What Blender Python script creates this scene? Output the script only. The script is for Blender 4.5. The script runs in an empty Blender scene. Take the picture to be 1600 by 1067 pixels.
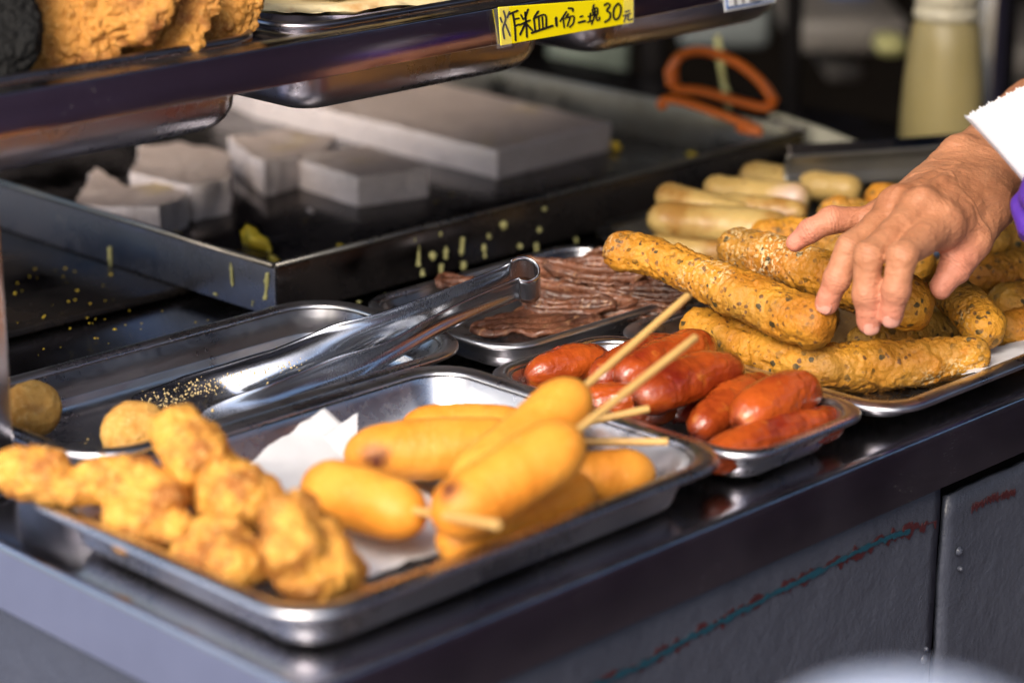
import bpy, bmesh, math, random
import numpy as np
from mathutils import Vector, noise as mnoise
random.seed(7); RNG = np.random.default_rng(7)
sc = bpy.context.scene
COL = sc.collection

# ------------------------------------------------------------------ camera
PITCH = math.radians(17.9); FPX = 3778.0
CAM = np.array([-0.63408, -0.76605, 0.486])
s_ = math.sqrt(.5)
RT = np.array([s_, -s_, 0]); FW = np.array([s_*math.cos(PITCH), s_*math.cos(PITCH), -math.sin(PITCH)])
UP = np.array([s_*math.sin(PITCH), s_*math.sin(PITCH), math.cos(PITCH)])
cd = bpy.data.cameras.new("camera"); cam = bpy.data.objects.new("camera", cd); COL.objects.link(cam)
cam.location = CAM; cam.rotation_euler = (math.pi/2-PITCH, 0, -math.pi/4)
cd.lens = FPX/1600*36; cd.sensor_width = 36; cd.clip_start = .02; cd.clip_end = 200
cd.dof.use_dof = True; cd.dof.focus_distance = 1.475; cd.dof.aperture_fstop = 3.6; cd.dof.aperture_blades = 9
sc.camera = cam

# ------------------------------------------------------------------ sky, sun, exposure
SUN_EL, SUN_AZ = math.radians(38), math.radians(-112)     # azimuth measured from +Y towards +X : light from -X
w = bpy.data.worlds.new("World"); sc.world = w; w.use_nodes = True
nt = w.node_tree; bg = nt.nodes['Background']
sky = nt.nodes.new('ShaderNodeTexSky'); sky.sky_type = 'NISHITA'; sky.sun_disc = False
sky.sun_elevation = SUN_EL; sky.sun_rotation = SUN_AZ; sky.air_density = 1.2; sky.dust_density = 4
hs = nt.nodes.new('ShaderNodeHueSaturation'); hs.inputs['Saturation'].default_value = 1.25; nt.links.new(sky.outputs[0], hs.inputs['Color']); nt.links.new(hs.outputs[0], bg.inputs[0]); bg.inputs[1].default_value = .145
sd = bpy.data.lights.new("sun", 'SUN'); sun = bpy.data.objects.new("sun", sd); COL.objects.link(sun)
sd.energy = 1.6; sd.angle = math.radians(36); sd.color = (1, .975, .955)
sv = Vector((math.sin(SUN_AZ)*math.cos(SUN_EL), math.cos(SUN_AZ)*math.cos(SUN_EL), math.sin(SUN_EL)))
sun.rotation_euler = sv.to_track_quat('Z', 'Y').to_euler(); sun.location = (-3, 0, 4)
sc.view_settings.view_transform = 'Standard'; sc.view_settings.look = 'None'
sc.view_settings.exposure = .92; sc.view_settings.gamma = 1; sc.view_settings.use_curve_mapping = False
sc.render.engine = 'CYCLES'
sc.cycles.use_denoising = True
sc.cycles.max_bounces = 8; sc.cycles.glossy_bounces = 5; sc.cycles.diffuse_bounces = 4
sc.cycles.sample_clamp_indirect = 6; sc.cycles.caustics_reflective = False; sc.cycles.caustics_refractive = False

# ------------------------------------------------------------------ measuring helpers (photo pixel -> point in the place)
def ray(px, py): return FW*FPX + RT*(px-800) + UP*(533.5-py)
def at(px, py, z=0.0):
    r = ray(px, py); return CAM + r*((z-CAM[2])/r[2])
def atY(px, py, Y):
    r = ray(px, py); return CAM + r*((Y-CAM[1])/r[1])
def atX(px, py, X):
    r = ray(px, py); return CAM + r*((X-CAM[0])/r[0])
def pd(px, py, d):
    r = ray(px, py); return CAM + r/np.linalg.norm(r)*d

# ------------------------------------------------------------------ numpy noise
def _hash(ix, iy, iz, seed):
    h = (ix.astype(np.int64)*374761393 + iy.astype(np.int64)*668265263 + iz.astype(np.int64)*2147483647 + seed*1274126177) & 0xffffffff
    h = ((h ^ (h >> 13))*1274126177) & 0xffffffff
    h = ((h ^ (h >> 16))*2246822519) & 0xffffffff
    return ((h ^ (h >> 15)) & 0xffff)/65535.0*2-1
def vnoise(P, seed=0):
    P = np.asarray(P, float); i = np.floor(P).astype(np.int64); f = P-i; u = f*f*f*(f*(f*6-15)+10)
    o = np.zeros(len(P))
    for dx in (0, 1):
        for dy in (0, 1):
            for dz in (0, 1):
                wt = (u[:, 0] if dx else 1-u[:, 0])*(u[:, 1] if dy else 1-u[:, 1])*(u[:, 2] if dz else 1-u[:, 2])
                o += wt*_hash(i[:, 0]+dx, i[:, 1]+dy, i[:, 2]+dz, seed)
    return o
def fbm(P, freq, octs=4, seed=0, gain=.5):
    o = np.zeros(len(P)); a = 1.0; P = np.asarray(P)*freq
    for k in range(octs):
        o += a*vnoise(P+k*17.3, seed+k); a *= gain; P = P*2.03
    return o

# ------------------------------------------------------------------ object helpers
def empty(name, loc, label=None, cat=None, group=None):
    o = bpy.data.objects.new(name, None); COL.objects.link(o); o.location = loc; o.empty_display_size = .02
    tag(o, label, cat, group); return o
def tag(o, label=None, cat=None, group=None, kind=None):
    if label: o['label'] = label
    if cat: o['category'] = cat
    if group: o['group'] = group
    if kind: o['kind'] = kind
    return o
def wloc(o):
    l = np.zeros(3)
    while o is not None:
        l += np.array(o.location); o = o.parent
    return l
def mk(name, V, F, mat, parent=None, smooth=True, origin=None, mats=None, fmi=None):
    V = np.asarray(V, float)
    me = bpy.data.meshes.new(name)
    if parent is not None:
        base = wloc(parent); loc = (0, 0, 0)
    else:
        base = np.array(origin) if origin is not None else np.array([(V[:, 0].min()+V[:, 0].max())/2, (V[:, 1].min()+V[:, 1].max())/2, V[:, 2].min()])
        loc = base
    me.from_pydata((V-base).tolist(), [], [list(map(int, f)) for f in F])
    for m in (mats or [mat]): me.materials.append(m)
    if smooth: me.polygons.foreach_set('use_smooth', [True]*len(me.polygons))
    if fmi is not None: me.polygons.foreach_set('material_index', fmi)
    me.update()
    o = bpy.data.objects.new(name, me); COL.objects.link(o); o.location = loc
    if parent is not None: o.parent = parent
    return o
def attr(o, name, vals):
    a = o.data.attributes.new(name, 'FLOAT', 'POINT'); a.data.foreach_set('value', np.asarray(vals, np.float32))
def bevel(o, wdt, seg=3, ang=.6):
    m = o.modifiers.new('bevel', 'BEVEL'); m.width = wdt; m.segments = seg; m.limit_method = 'ANGLE'; m.angle_limit = ang
    return o
def recalc(o):
    bm = bmesh.new(); bm.from_mesh(o.data); bmesh.ops.recalc_face_normals(bm, faces=bm.faces); bm.to_mesh(o.data); bm.free(); return o
def boxVF(x0, x1, y0, y1, z0, z1):
    V = [(x, y, z) for x in (x0, x1) for y in (y0, y1) for z in (z0, z1)]
    F = [(0, 1, 3, 2), (4, 6, 7, 5), (0, 4, 5, 1), (2, 3, 7, 6), (0, 2, 6, 4), (1, 5, 7, 3)]
    return np.array(V, float), F
def box(name, b, mat, parent=None, bv=0, seg=3):
    V, F = boxVF(*b); o = mk(name, V, F, mat, parent, smooth=bv > 0)
    if bv: bevel(o, bv, seg)
    return o
def prismVF(poly, z0, z1, up=None):
    n = len(poly); V = [(p[0], p[1], z0) for p in poly]+[(p[0], p[1], z1) for p in poly]
    F = [list(range(n))[::-1], list(range(n, 2*n))]+[(i, (i+1) % n, (i+1) % n+n, i+n) for i in range(n)]
    return V, F
def catmull(P, n):
    P = np.asarray(P, float)
    if len(P) == 2: return P[0]+(P[1]-P[0])*np.linspace(0, 1, n)[:, None]
    Q = np.vstack([2*P[0]-P[1], P, 2*P[-1]-P[-2]]); out = []
    for t in np.linspace(0, len(P)-1, n):
        i = min(int(t), len(P)-2); f = t-i; a, b, c, d = Q[i:i+4]
        out.append(.5*((2*b)+(-a+c)*f+(2*a-5*b+4*c-d)*f*f+(-a+3*b-3*c+d)*f**3))
    return np.array(out)
def tubeVF(path, rad, rings=40, seg=24, round_ends=True, flat=1.0, endpow=2.0, cap=1.0):
    """solid of revolution along a path; rounded ends; rad = number or list of knots"""
    P = catmull(path, 200); L = np.r_[0, np.cumsum(np.linalg.norm(np.diff(P, axis=0), axis=1))]; T = L[-1]
    rk = np.atleast_1d(np.asarray(rad, float)); rfun = lambda s: np.interp(s/T, np.linspace(0, 1, len(rk)), rk) if len(rk) > 1 else np.full_like(s, rk[0])
    if round_ends:
        e0, e1 = rfun(np.array([0.]))[0]*cap, rfun(np.array([T]))[0]*cap
        ne = 8; th = np.linspace(0, math.pi/2, ne)
        S = np.r_[e0*(1-np.cos(th)), np.linspace(e0, T-e1, rings)[1:-1], T-e1*(1-np.cos(th[::-1]))]
        f = np.ones_like(S); a = S < e0; f[a] = (1-np.clip(1-S[a]/e0, 0, 1)**endpow)**(1/endpow); b = S > T-e1
        f[b] = (1-np.clip(1-(T-S[b])/e1, 0, 1)**endpow)**(1/endpow)
        R = rfun(S)*f
    else:
        S = np.linspace(0, T, rings); R = rfun(S)
    X = np.stack([np.interp(S, L, P[:, k]) for k in range(3)], 1)
    D = np.gradient(P, axis=0); D = np.stack([np.interp(S, L, D[:, k]) for k in range(3)], 1); D /= np.linalg.norm(D, axis=1)[:, None]
    up = np.array([0, 0, 1.]); A = np.cross(D, up); A /= np.linalg.norm(A, axis=1)[:, None]+1e-9; B = np.cross(A, D)
    th = np.linspace(0, 2*math.pi, seg, endpoint=False)
    V = X[:, None, :]+R[:, None, None]*(np.cos(th)[None, :, None]*A[:, None, :]+flat*np.sin(th)[None, :, None]*B[:, None, :])
    n = len(S); V = V.reshape(-1, 3); F = []
    for i in range(n-1):
        for j in range(seg):
            k = (j+1) % seg; F.append((i*seg+j, i*seg+k, (i+1)*seg+k, (i+1)*seg+j))
    F.append(list(range(seg))[::-1]); F.append([(n-1)*seg+j for j in range(seg)])
    N = (V.reshape(n, seg, 3)-X[:, None, :]); N = (N/(np.linalg.norm(N, axis=2)[:, :, None]+1e-9)).reshape(-1, 3)
    return V, F, N, np.repeat(S/T, seg)
def tube(name, path, rad, mat, parent=None, amp=0, freq=60, seed=0, octs=4, **k):
    V, F, N, S = tubeVF(path, rad, **k)
    if amp: V = V+N*(amp*fbm(V, freq, octs, seed))[:, None]
    return mk(name, V, F, mat, parent)
def grid_faces(nu, nv):
    return [(i*nv+j, (i+1)*nv+j, (i+1)*nv+j+1, i*nv+j+1) for i in range(nu-1) for j in range(nv-1)]
def solid_sheet(P, nu, nv, th):
    """P (nu*nv,3) grid -> closed thin solid"""
    G = P.reshape(nu, nv, 3); du = np.gradient(G, axis=0); dv = np.gradient(G, axis=1); N = np.cross(du, dv)
    N /= np.linalg.norm(N, axis=2)[:, :, None]+1e-12; th = np.broadcast_to(np.asarray(th, float), (nu, nv)) if np.ndim(th) else th
    T = th[..., None] if np.ndim(th) else th
    V = np.vstack([(G+N*T*.5).reshape(-1, 3), (G-N*T*.5).reshape(-1, 3)]); m = nu*nv
    F = grid_faces(nu, nv); F2 = [tuple(m+a for a in f[::-1]) for f in F]
    bd = [(i, 0) for i in range(nu)]+[(nu-1, j) for j in range(1, nv)]+[(i, nv-1) for i in range(nu-2, -1, -1)]+[(0, j) for j in range(nv-2, 0, -1)]
    ids = [i*nv+j for i, j in bd]; k = len(ids)
    F3 = [(ids[(q+1) % k], ids[q], m+ids[q], m+ids[(q+1) % k]) for q in range(k)]
    return V, F+F2+F3
def surface_nets(D, org, h):
    S = D < 0; c = [S[dx:S.shape[0]-1+dx, dy:S.shape[1]-1+dy, dz:S.shape[2]-1+dz] for dx in (0, 1) for dy in (0, 1) for dz in (0, 1)]
    cnt = sum(x.astype(np.int8) for x in c); mixed = (cnt > 0) & (cnt < 8); idx = np.argwhere(mixed)
    ids = -np.ones(mixed.shape, np.int64); ids[mixed] = np.arange(len(idx))
    acc = np.zeros((len(idx), 3)); num = np.zeros(len(idx)); cor = [(a, b, e) for a in (0, 1) for b in (0, 1) for e in (0, 1)]
    for p in cor:
        for ax in range(3):
            if p[ax]: continue
            q = list(p); q[ax] = 1
            d0 = D[idx[:, 0]+p[0], idx[:, 1]+p[1], idx[:, 2]+p[2]]; d1 = D[idx[:, 0]+q[0], idx[:, 1]+q[1], idx[:, 2]+q[2]]
            m = (d0 < 0) != (d1 < 0); t = d0[m]/(d0[m]-d1[m]); pt = np.tile(np.array(p, float), (m.sum(), 1)); pt[:, ax] = t
            acc[m] += pt; num[m] += 1
    V = (idx+acc/num[:, None])*h+org; F = []
    for ax in range(3):
        b, e = [k for k in range(3) if k != ax]
        sl0 = [slice(None)]*3; sl1 = [slice(None)]*3; sl0[ax] = slice(0, -1); sl1[ax] = slice(1, None)
        s0, s1 = S[tuple(sl0)], S[tuple(sl1)]; E = np.argwhere(s0 != s1); E = E[(E[:, b] > 0) & (E[:, e] > 0) & (E[:, b] < S.shape[b]-1) & (E[:, e] < S.shape[e]-1)]
        def g(db, de):
            q = E.copy(); q[:, b] -= db; q[:, e] -= de; return ids[q[:, 0], q[:, 1], q[:, 2]]
        quad = np.stack([g(1, 1), g(0, 1), g(0, 0), g(1, 0)], 1); flip = s0[E[:, 0], E[:, 1], E[:, 2]]
        if ax == 1: flip = ~flip
        quad[~flip] = quad[~flip][:, ::-1]; F.append(quad)
    return V, np.vstack(F)
def smin(a, b, k):
    h = np.clip(.5+.5*(b-a)/k, 0, 1); return b*(1-h)+a*h-k*h*(1-h)
def rcone(P, a, b, ra, rb):
    a = np.asarray(a, np.float32); b = np.asarray(b, np.float32); ab = b-a; t = np.clip(((P-a)@ab)/(ab@ab), 0, 1)
    return np.linalg.norm(P-a-t[..., None]*ab, axis=-1)-(ra+(rb-ra)*t)
def vol(lo, hi, h):
    n = [int((hi[k]-lo[k])/h)+2 for k in range(3)]
    g = np.stack(np.meshgrid(*[lo[k]+np.arange(n[k])*h for k in range(3)], indexing='ij'), -1).astype(np.float32); return g
def lap(V, F, it=2, lam=.5):
    F = np.asarray(F); e = np.vstack([F[:, [0, 1]], F[:, [1, 2]], F[:, [2, 3]], F[:, [3, 0]]]); e = np.vstack([e, e[:, ::-1]])
    for _ in range(it):
        A = np.zeros_like(V); np.add.at(A, e[:, 0], V[e[:, 1]]); c = np.bincount(e[:, 0], minlength=len(V)); V = V+lam*(A/np.maximum(c, 1)[:, None]-V)
    return V
def vnormals(V, F):
    F = np.asarray(F); n = np.cross(V[F[:, 2]]-V[F[:, 0]], V[F[:, 3]]-V[F[:, 1]]); N = np.zeros_like(V)
    for k in range(4): np.add.at(N, F[:, k], n)
    return N/(np.linalg.norm(N, axis=1)[:, None]+1e-12)
def subsurf(o, lv=1):
    m = o.modifiers.new('s', 'SUBSURF'); m.levels = m.render_levels = lv; return o

# ------------------------------------------------------------------ materials
class NT:
    def __init__(s, name):
        s.m = bpy.data.materials.new(name); s.m.use_nodes = True; s.t = s.m.node_tree; s.b = s.t.nodes['Principled BSDF']
        s.out = s.t.nodes['Material Output']; s.co = None
    def n(s, typ, **k):
        x = s.t.nodes.new(typ)
        for a, v in k.items(): setattr(x, a, v)
        return x
    def l(s, a, b): s.t.links.new(a, b)
    def coord(s, scale=(1, 1, 1), rand=True):
        tc = s.n('ShaderNodeTexCoord'); mp = s.n('ShaderNodeMapping'); mp.inputs['Scale'].default_value = scale; s.l(tc.outputs['Object'], mp.inputs[0])
        if rand:
            oi = s.n('ShaderNodeObjectInfo'); mu = s.n('ShaderNodeMath', operation='MULTIPLY'); mu.inputs[1].default_value = 37.; s.l(oi.outputs['Random'], mu.inputs[0])
            cx = s.n('ShaderNodeCombineXYZ'); s.l(mu.outputs[0], cx.inputs[0]); s.l(mu.outputs[0], cx.inputs[1]); s.l(cx.outputs[0], mp.inputs[1])
        return mp.outputs[0]
    def noise(s, scale, detail=4, rough=.55, vec=None, dist=0):
        x = s.n('ShaderNodeTexNoise'); x.inputs['Scale'].default_value = scale; x.inputs['Detail'].default_value = detail; x.inputs['Roughness'].default_value = rough
        x.inputs['Distortion'].default_value = dist
        if s.co is None: s.co = s.coord()
        s.l(vec or s.co, x.inputs['Vector']); return x.outputs[0]
    def voro(s, scale, feat='F1', vec=None, out=0, rnd=1):
        x = s.n('ShaderNodeTexVoronoi', feature=feat); x.inputs['Scale'].default_value = scale; x.inputs['Randomness'].default_value = rnd
        if s.co is None: s.co = s.coord()
        s.l(vec or s.co, x.inputs['Vector']); return x.outputs[out]
    def ramp(s, fac, stops, interp='LINEAR'):
        x = s.n('ShaderNodeValToRGB'); x.color_ramp.interpolation = interp; e = x.color_ramp.elements
        while len(e) < len(stops): e.new(.5)
        for k, (p, c) in enumerate(stops):
            e[k].position = p; e[k].color = (c, c, c, 1) if not hasattr(c, '__len__') else (*c, 1)
        s.l(fac, x.inputs[0]); return x.outputs[0]
    def mix(s, fac, a, b, mode='MIX'):
        x = s.n('ShaderNodeMix', data_type='RGBA', blend_type=mode)
        for i, v in ((0, fac), (6, a), (7, b)):
            if hasattr(v, 'is_linked'): s.l(v, x.inputs[i])
            elif hasattr(v, '__len__'): x.inputs[i].default_value = (*v, 1)
            else: x.inputs[i].default_value = v
        return x.outputs[2]
    def math(s, op, a, b=0, clamp=False):
        x = s.n('ShaderNodeMath', operation=op, use_clamp=clamp)
        for i, v in ((0, a), (1, b)):
            if hasattr(v, 'is_linked'): s.l(v, x.inputs[i])
            else: x.inputs[i].default_value = v
        return x.outputs[0]
    def attr(s, name):
        x = s.n('ShaderNodeAttribute'); x.attribute_name = name; return x.outputs['Fac']
    def bump(s, h, st, dist=.001, chain=None):
        x = s.n('ShaderNodeBump'); x.inputs['Strength'].default_value = st; x.inputs['Distance'].default_value = dist; s.l(h, x.inputs['Height'])
        if chain: s.l(chain, x.inputs['Normal'])
        s.l(x.outputs[0], s.b.inputs['Normal']); return x.outputs[0]
    def set(s, **k):
        nm = {'col': 'Base Color', 'rough': 'Roughness', 'metal': 'Metallic', 'sss': 'Subsurface Weight', 'coat': 'Coat Weight', 'coatr': 'Coat Roughness', 'spec': 'Specular IOR Level',
              'trans': 'Transmission Weight', 'alpha': 'Alpha', 'ior': 'IOR', 'sheen': 'Sheen Weight'}
        for a, v in k.items():
            i = s.b.inputs[nm[a]]
            if hasattr(v, 'is_linked'): s.l(v, i)
            elif hasattr(v, '__len__'): i.default_value = (*v, 1)
            else: i.default_value = v
        return s
    def ssr(s, r, scale=.003):
        s.b.inputs['Subsurface Radius'].default_value = r; s.b.inputs['Subsurface Scale'].default_value = scale; return s

def steel(name, col=(.56, .56, .58), rough=.2, brush=(1, 1, 1), specks=.0, grime=0.0, grimecol=(.05, .035, .02), bumpst=.05, wav=0.0):
    s = NT(name); c = s.noise(14, 4); f = s.noise(160, 5, .6, vec=s.coord(brush))
    base = s.mix(s.ramp(c, [(.35, 0.0), (.7, 1.0)]), tuple(x*.86 for x in col), col)
    r = s.math('ADD', s.math('MULTIPLY', c, rough*.9), s.math('MULTIPLY', f, rough*.5)); metal = 1.0
    if grime:
        g = s.ramp(s.noise(9, 6, .65), [(.62-.25*grime, 0.0), (.72, 1.0)]); g2 = s.math('MULTIPLY', g, min(1., .5+grime*.4))
        base = s.mix(g2, base, grimecol); metal = s.math('SUBTRACT', 1.0, s.math('MULTIPLY', g2, .8)); r = s.math('ADD', r, s.math('MULTIPLY', g2, .25))
    if specks:
        vd = s.voro(420); thr = s.noise(30, 3); sp = s.math('LESS_THAN', vd, s.math('MULTIPLY', s.ramp(thr, [(.5, 0.0), (.75, 1.0)]), specks))
        base = s.mix(sp, base, (.55, .53, .48)); 
        if metal == 1.0: metal = s.math('SUBTRACT', 1.0, s.math('MULTIPLY', sp, .8))
        r = s.math('ADD', r, s.math('MULTIPLY', sp, .3))
    s.set(col=base, metal=metal, rough=r); b = s.bump(f, bumpst, .0006)
    if wav:
        s.bump(s.noise(11, 2), wav, .01, b)
    return s.m
M = {}
M['steel'] = steel('tray_steel', (.66, .66, .68), rough=.42, specks=.16)
M['steel_counter'] = steel('counter_steel', (.50, .49, .53), .30, (1, 12, 12), specks=.1, wav=.05)
M['steel_shelf'] = steel('shelf_steel', (.50, .48, .52), .2, (.6, 12, 12), specks=.14, wav=.03)
M['steel_tongs'] = steel('tongs_steel', (.54, .57, .63), .34, (10, 3, 3), specks=.1)
M['steel_dark'] = steel('dark_sheet_metal', (.085, .075, .075), .26, grime=.8, grimecol=(.02, .014, .01), specks=.15, wav=.05)
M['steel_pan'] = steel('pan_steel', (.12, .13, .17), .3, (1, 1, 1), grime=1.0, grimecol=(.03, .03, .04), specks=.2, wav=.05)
M['steel_pot'] = steel('pot_steel', (.34, .32, .36), .44, specks=.1)
M['blade'] = steel('greasy_blade', (.20, .20, .17), .4, grime=1.2, grimecol=(.12, .11, .07))
M['steel_oily'] = steel('griddle_iron', (.06, .055, .055), .2, grime=.9, grimecol=(.025, .015, .008), wav=.1)
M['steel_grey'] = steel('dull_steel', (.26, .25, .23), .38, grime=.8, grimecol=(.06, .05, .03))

def simple(name, col, rough=.5, var=.25, scale=20, bumpst=0.0, bs=200, **k):
    s = NT(name); n = s.noise(scale, 5); s.set(col=s.mix(n, tuple(c*(1-var) for c in col), tuple(min(1, c*(1+var)) for c in col)), rough=rough, **k)
    if bumpst: s.bump(s.noise(bs, 4), bumpst, .001)
    return s.m
def food_batter():
    s = NT('corndog_batter'); n = s.noise(28, 4); f = s.noise(260, 4, .6); g = s.noise(90, 3)
    c = s.mix(s.ramp(n, [(.35, 0.0), (.68, 1.0)]), (.72, .26, .024), (.83, .36, .052)); c = s.mix(s.math('MULTIPLY', s.ramp(g, [(.55, 0.0), (.8, 1.0)]), .3), c, (.46, .13, .012))
    c = s.mix(s.math('MULTIPLY', s.ramp(s.noise(13, 4, .6), [(.5, 0.0), (.72, 1.0)]), .65), c, (.50, .14, .012)); c = s.mix(s.ramp(s.noise(420, 3), [(.62, 0.0), (.72, .5)]), c, (.86, .52, .16))
    c = s.mix(s.attr('spot'), c, (.075, .012, .008))
    s.set(col=c, rough=.5, sss=.12, spec=.35).ssr((1, .45, .12), .003); b = s.bump(f, .22, .0006); s.bump(n, .3, .003, b); return s.m
M['batter'] = food_batter()
def food_fry(name='fried_coating', a=(.72, .34, .055), b=(.33, .11, .018), d=(.84, .54, .19)):
    s = NT(name); n = s.noise(38, 5, .6); f = s.noise(330, 5, .65); v = s.voro(220)
    c = s.mix(s.ramp(n, [(.40, 0.0), (.56, 1.0)]), b, a); c = s.mix(s.ramp(f, [(.52, 0.0), (.75, .8)]), c, d); c = s.mix(s.math('MULTIPLY', s.ramp(s.noise(60, 3), [(.6, 0.0), (.78, 1.0)]), .6), c, (.18, .05, .02))
    s.set(col=c, rough=.6, sss=.06, spec=.3).ssr((1, .45, .15), .002); q = s.bump(f, .8, .002); s.bump(v, .35, .001, q); return s.m
M['fried'] = food_fry()
M['cutlet'] = food_fry('cutlet_crust', (.50, .225, .042), (.24, .085, .018), (.66, .38, .12))
M['ball'] = food_fry('sesame_ball', (.74, .42, .11), (.55, .26, .05), (.80, .55, .22))
def food_bread():
    s = NT('herb_dough'); n = s.noise(26, 4); f = s.noise(300, 5, .6)
    c = s.mix(s.ramp(n, [(.35, 0.0), (.65, 1.0)]), (.37, .135, .009), (.54, .25, .022)); c = s.mix(s.math('MULTIPLY', s.ramp(s.noise(16, 3), [(.45, 0.0), (.65, 1.0)]), .6), c, (.25, .165, .035))
    c = s.mix(s.ramp(s.noise(45, 4), [(.62, 0.0), (.75, .6)]), c, (.50, .17, .015))
    # herb and seed specks: irregular cells of random size
    dn = s.n('ShaderNodeTexNoise'); dn.inputs['Scale'].default_value = 240; dn.inputs['Detail'].default_value = 2; s.l(s.co, dn.inputs['Vector'])
    va = s.n('ShaderNodeVectorMath', operation='SCALE'); s.l(dn.outputs['Color'], va.inputs[0]); va.inputs['Scale'].default_value = .0035
    vb = s.n('ShaderNodeVectorMath', operation='ADD'); s.l(s.co, vb.inputs[0]); s.l(va.outputs[0], vb.inputs[1])
    def specks(scale, lo, hi, dens):
        x = s.n('ShaderNodeTexVoronoi'); x.inputs['Scale'].default_value = scale; s.l(vb.outputs[0], x.inputs['Vector'])
        sp = s.n('ShaderNodeSeparateColor'); s.l(x.outputs['Color'], sp.inputs[0])
        size = s.ramp(sp.outputs[0], [(1-dens, 0.0), (1-dens*.6, hi*.6), (1, hi)]); return s.math('LESS_THAN', x.outputs['Distance'], size)
    a = specks(260, 0, .40, .6); b = specks(140, 0, .38, .62)
    pa = s.ramp(s.noise(55, 3), [(.36, .1), (.55, 1.0)]); c = s.mix(s.math('MULTIPLY', s.math('MULTIPLY', a, .85), pa), c, (.085, .036, .015)); c = s.mix(s.math('MULTIPLY', s.math('MULTIPLY', b, .92), pa), c, (.022, .026, .012))
    c = s.mix(s.math('MULTIPLY', s.ramp(s.noise(120, 4, .65), [(.60, 0.0), (.66, 1.0)]), .55), c, (.10, .065, .02))
    du = s.math('MULTIPLY', s.ramp(s.noise(420, 2), [(.5, 0.0), (.6, 1.0)]), s.ramp(s.noise(18, 2), [(.56, 0.0), (.7, .75)])); c = s.mix(du, c, (.72, .60, .36))
    s.set(col=c, rough=.55, sss=.05, spec=.4).ssr((1, .5, .15), .002); q = s.bump(f, .6, .0014); q = s.bump(s.noise(75, 5, .6), .5, .004, q); s.bump(b, -.25, .0006, q); return s.m
M['bread'] = food_bread()
def food_sausage():
    s = NT('sausage_skin'); n = s.noise(30, 4); c = s.mix(s.ramp(n, [(.35, 0.0), (.65, 1.0)]), (.17, .014, .005), (.42, .075, .010)); c = s.mix(s.ramp(s.noise(70, 4), [(.6, 0.0), (.75, .7)]), c, (.56, .20, .03))
    c = s.mix(s.attr('spot'), c, (.07, .012, .006))
    s.set(col=c, rough=.26, coat=.5, coatr=.15, sss=.04).ssr((1, .3, .1), .002); q = s.bump(s.noise(75, 5, .6), .55, .003); s.bump(s.noise(300, 3), .15, .0006, q); return s.m
M['sausage'] = food_sausage()
def food_meat():
    s = NT('grilled_meat'); n = s.noise(34, 5, .6); v = s.noise(90, 5, .65, vec=s.coord((1, 3.5, 1)))
    c = s.mix(s.ramp(n, [(.35, 0.0), (.65, 1.0)]), (.045, .014, .007), (.22, .080, .038)); c = s.mix(s.ramp(v, [(.56, 0.0), (.72, .8)]), c, (.42, .23, .12))  # paler strands put a highlight into the meat colour
    c = s.mix(s.ramp(s.noise(150, 4, .6), [(.58, 0.0), (.72, .7)]), c, (.035, .012, .006))
    s.set(col=c, rough=.38, coat=.45, coatr=.22); q = s.bump(v, 1.0, .003); q = s.bump(s.noise(420, 4, .65), .6, .0012, q); s.bump(s.noise(220, 3), .3, .001, q); return s.m
M['meat'] = food_meat()
def food_roll():
    s = NT('pale_roll'); n = s.noise(30, 4); c = s.mix(n, (.34, .21, .055), (.52, .37, .14)); c = s.mix(s.ramp(s.noise(22, 3), [(.52, 0.0), (.64, .85)]), c, (.28, .13, .025))
    sp = s.math('LESS_THAN', s.voro(85), s.ramp(s.noise(20, 2), [(.45, 0.0), (.7, .32)])); c = s.mix(s.math('MULTIPLY', sp, .85), c, (.11, .05, .02)); c = s.mix(s.attr('spot'), c, (.62, .50, .52))
    s.set(col=c, rough=.42, sss=.15).ssr((1, .6, .3), .003); s.bump(s.noise(120, 4), .3, .0015); return s.m
M['roll'] = food_roll()
def cake(name, a, b, spots=0):
    s = NT(name); n = s.noise(25, 5); c = s.mix(n, a, b)
    if spots:
        c = s.mix(s.ramp(s.noise(14, 4), [(.6, 0.0), (.72, .6)]), c, (.42, .30, .10)); c = s.mix(s.ramp(s.noise(60, 3), [(.62, 0.0), (.7, .5)]), c, (.62, .55, .5))
    c = s.mix(s.math('MULTIPLY', s.math('LESS_THAN', s.voro(210), s.ramp(s.noise(40, 3), [(.4, .1), (.7, .42)])), .45), c, tuple(x*.55 for x in a))
    s.set(col=c, rough=.42, sss=.05).ssr((1, .8, .7), .003); q = s.bump(s.noise(260, 4, .7), .8, .0016); s.bump(s.noise(70, 4), .6, .003, q); return s.m
M['cake_top'] = cake('rice_cake_skin', (.28, .22, .19), (.42, .34, .30), 1)
M['cake_side'] = cake('rice_cake_cut', (.44, .385, .38), (.54, .485, .48))
def pancake():
    s = NT('scallion_pancake'); c = s.mix(s.noise(25, 4), (.62, .50, .26), (.72, .62, .40)); c = s.mix(s.ramp(s.noise(18, 5, .6), [(.55, 0.0), (.68, .9)]), c, (.45, .20, .04))
    g = s.math('LESS_THAN', s.voro(110), s.ramp(s.noise(12, 2), [(.5, 0.0), (.7, .28)])); c = s.mix(g, c, (.07, .12, .02)); s.set(col=c, rough=.45, sss=.1).ssr((1, .7, .4), .003); s.bump(s.noise(140, 4), .4, .0015); return s.m
M['pancake'] = pancake()
M['black_crust'] = simple('black_crust', (.004, .004, .004), .75, .6, 120, .9, 260, spec=.2)
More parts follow.
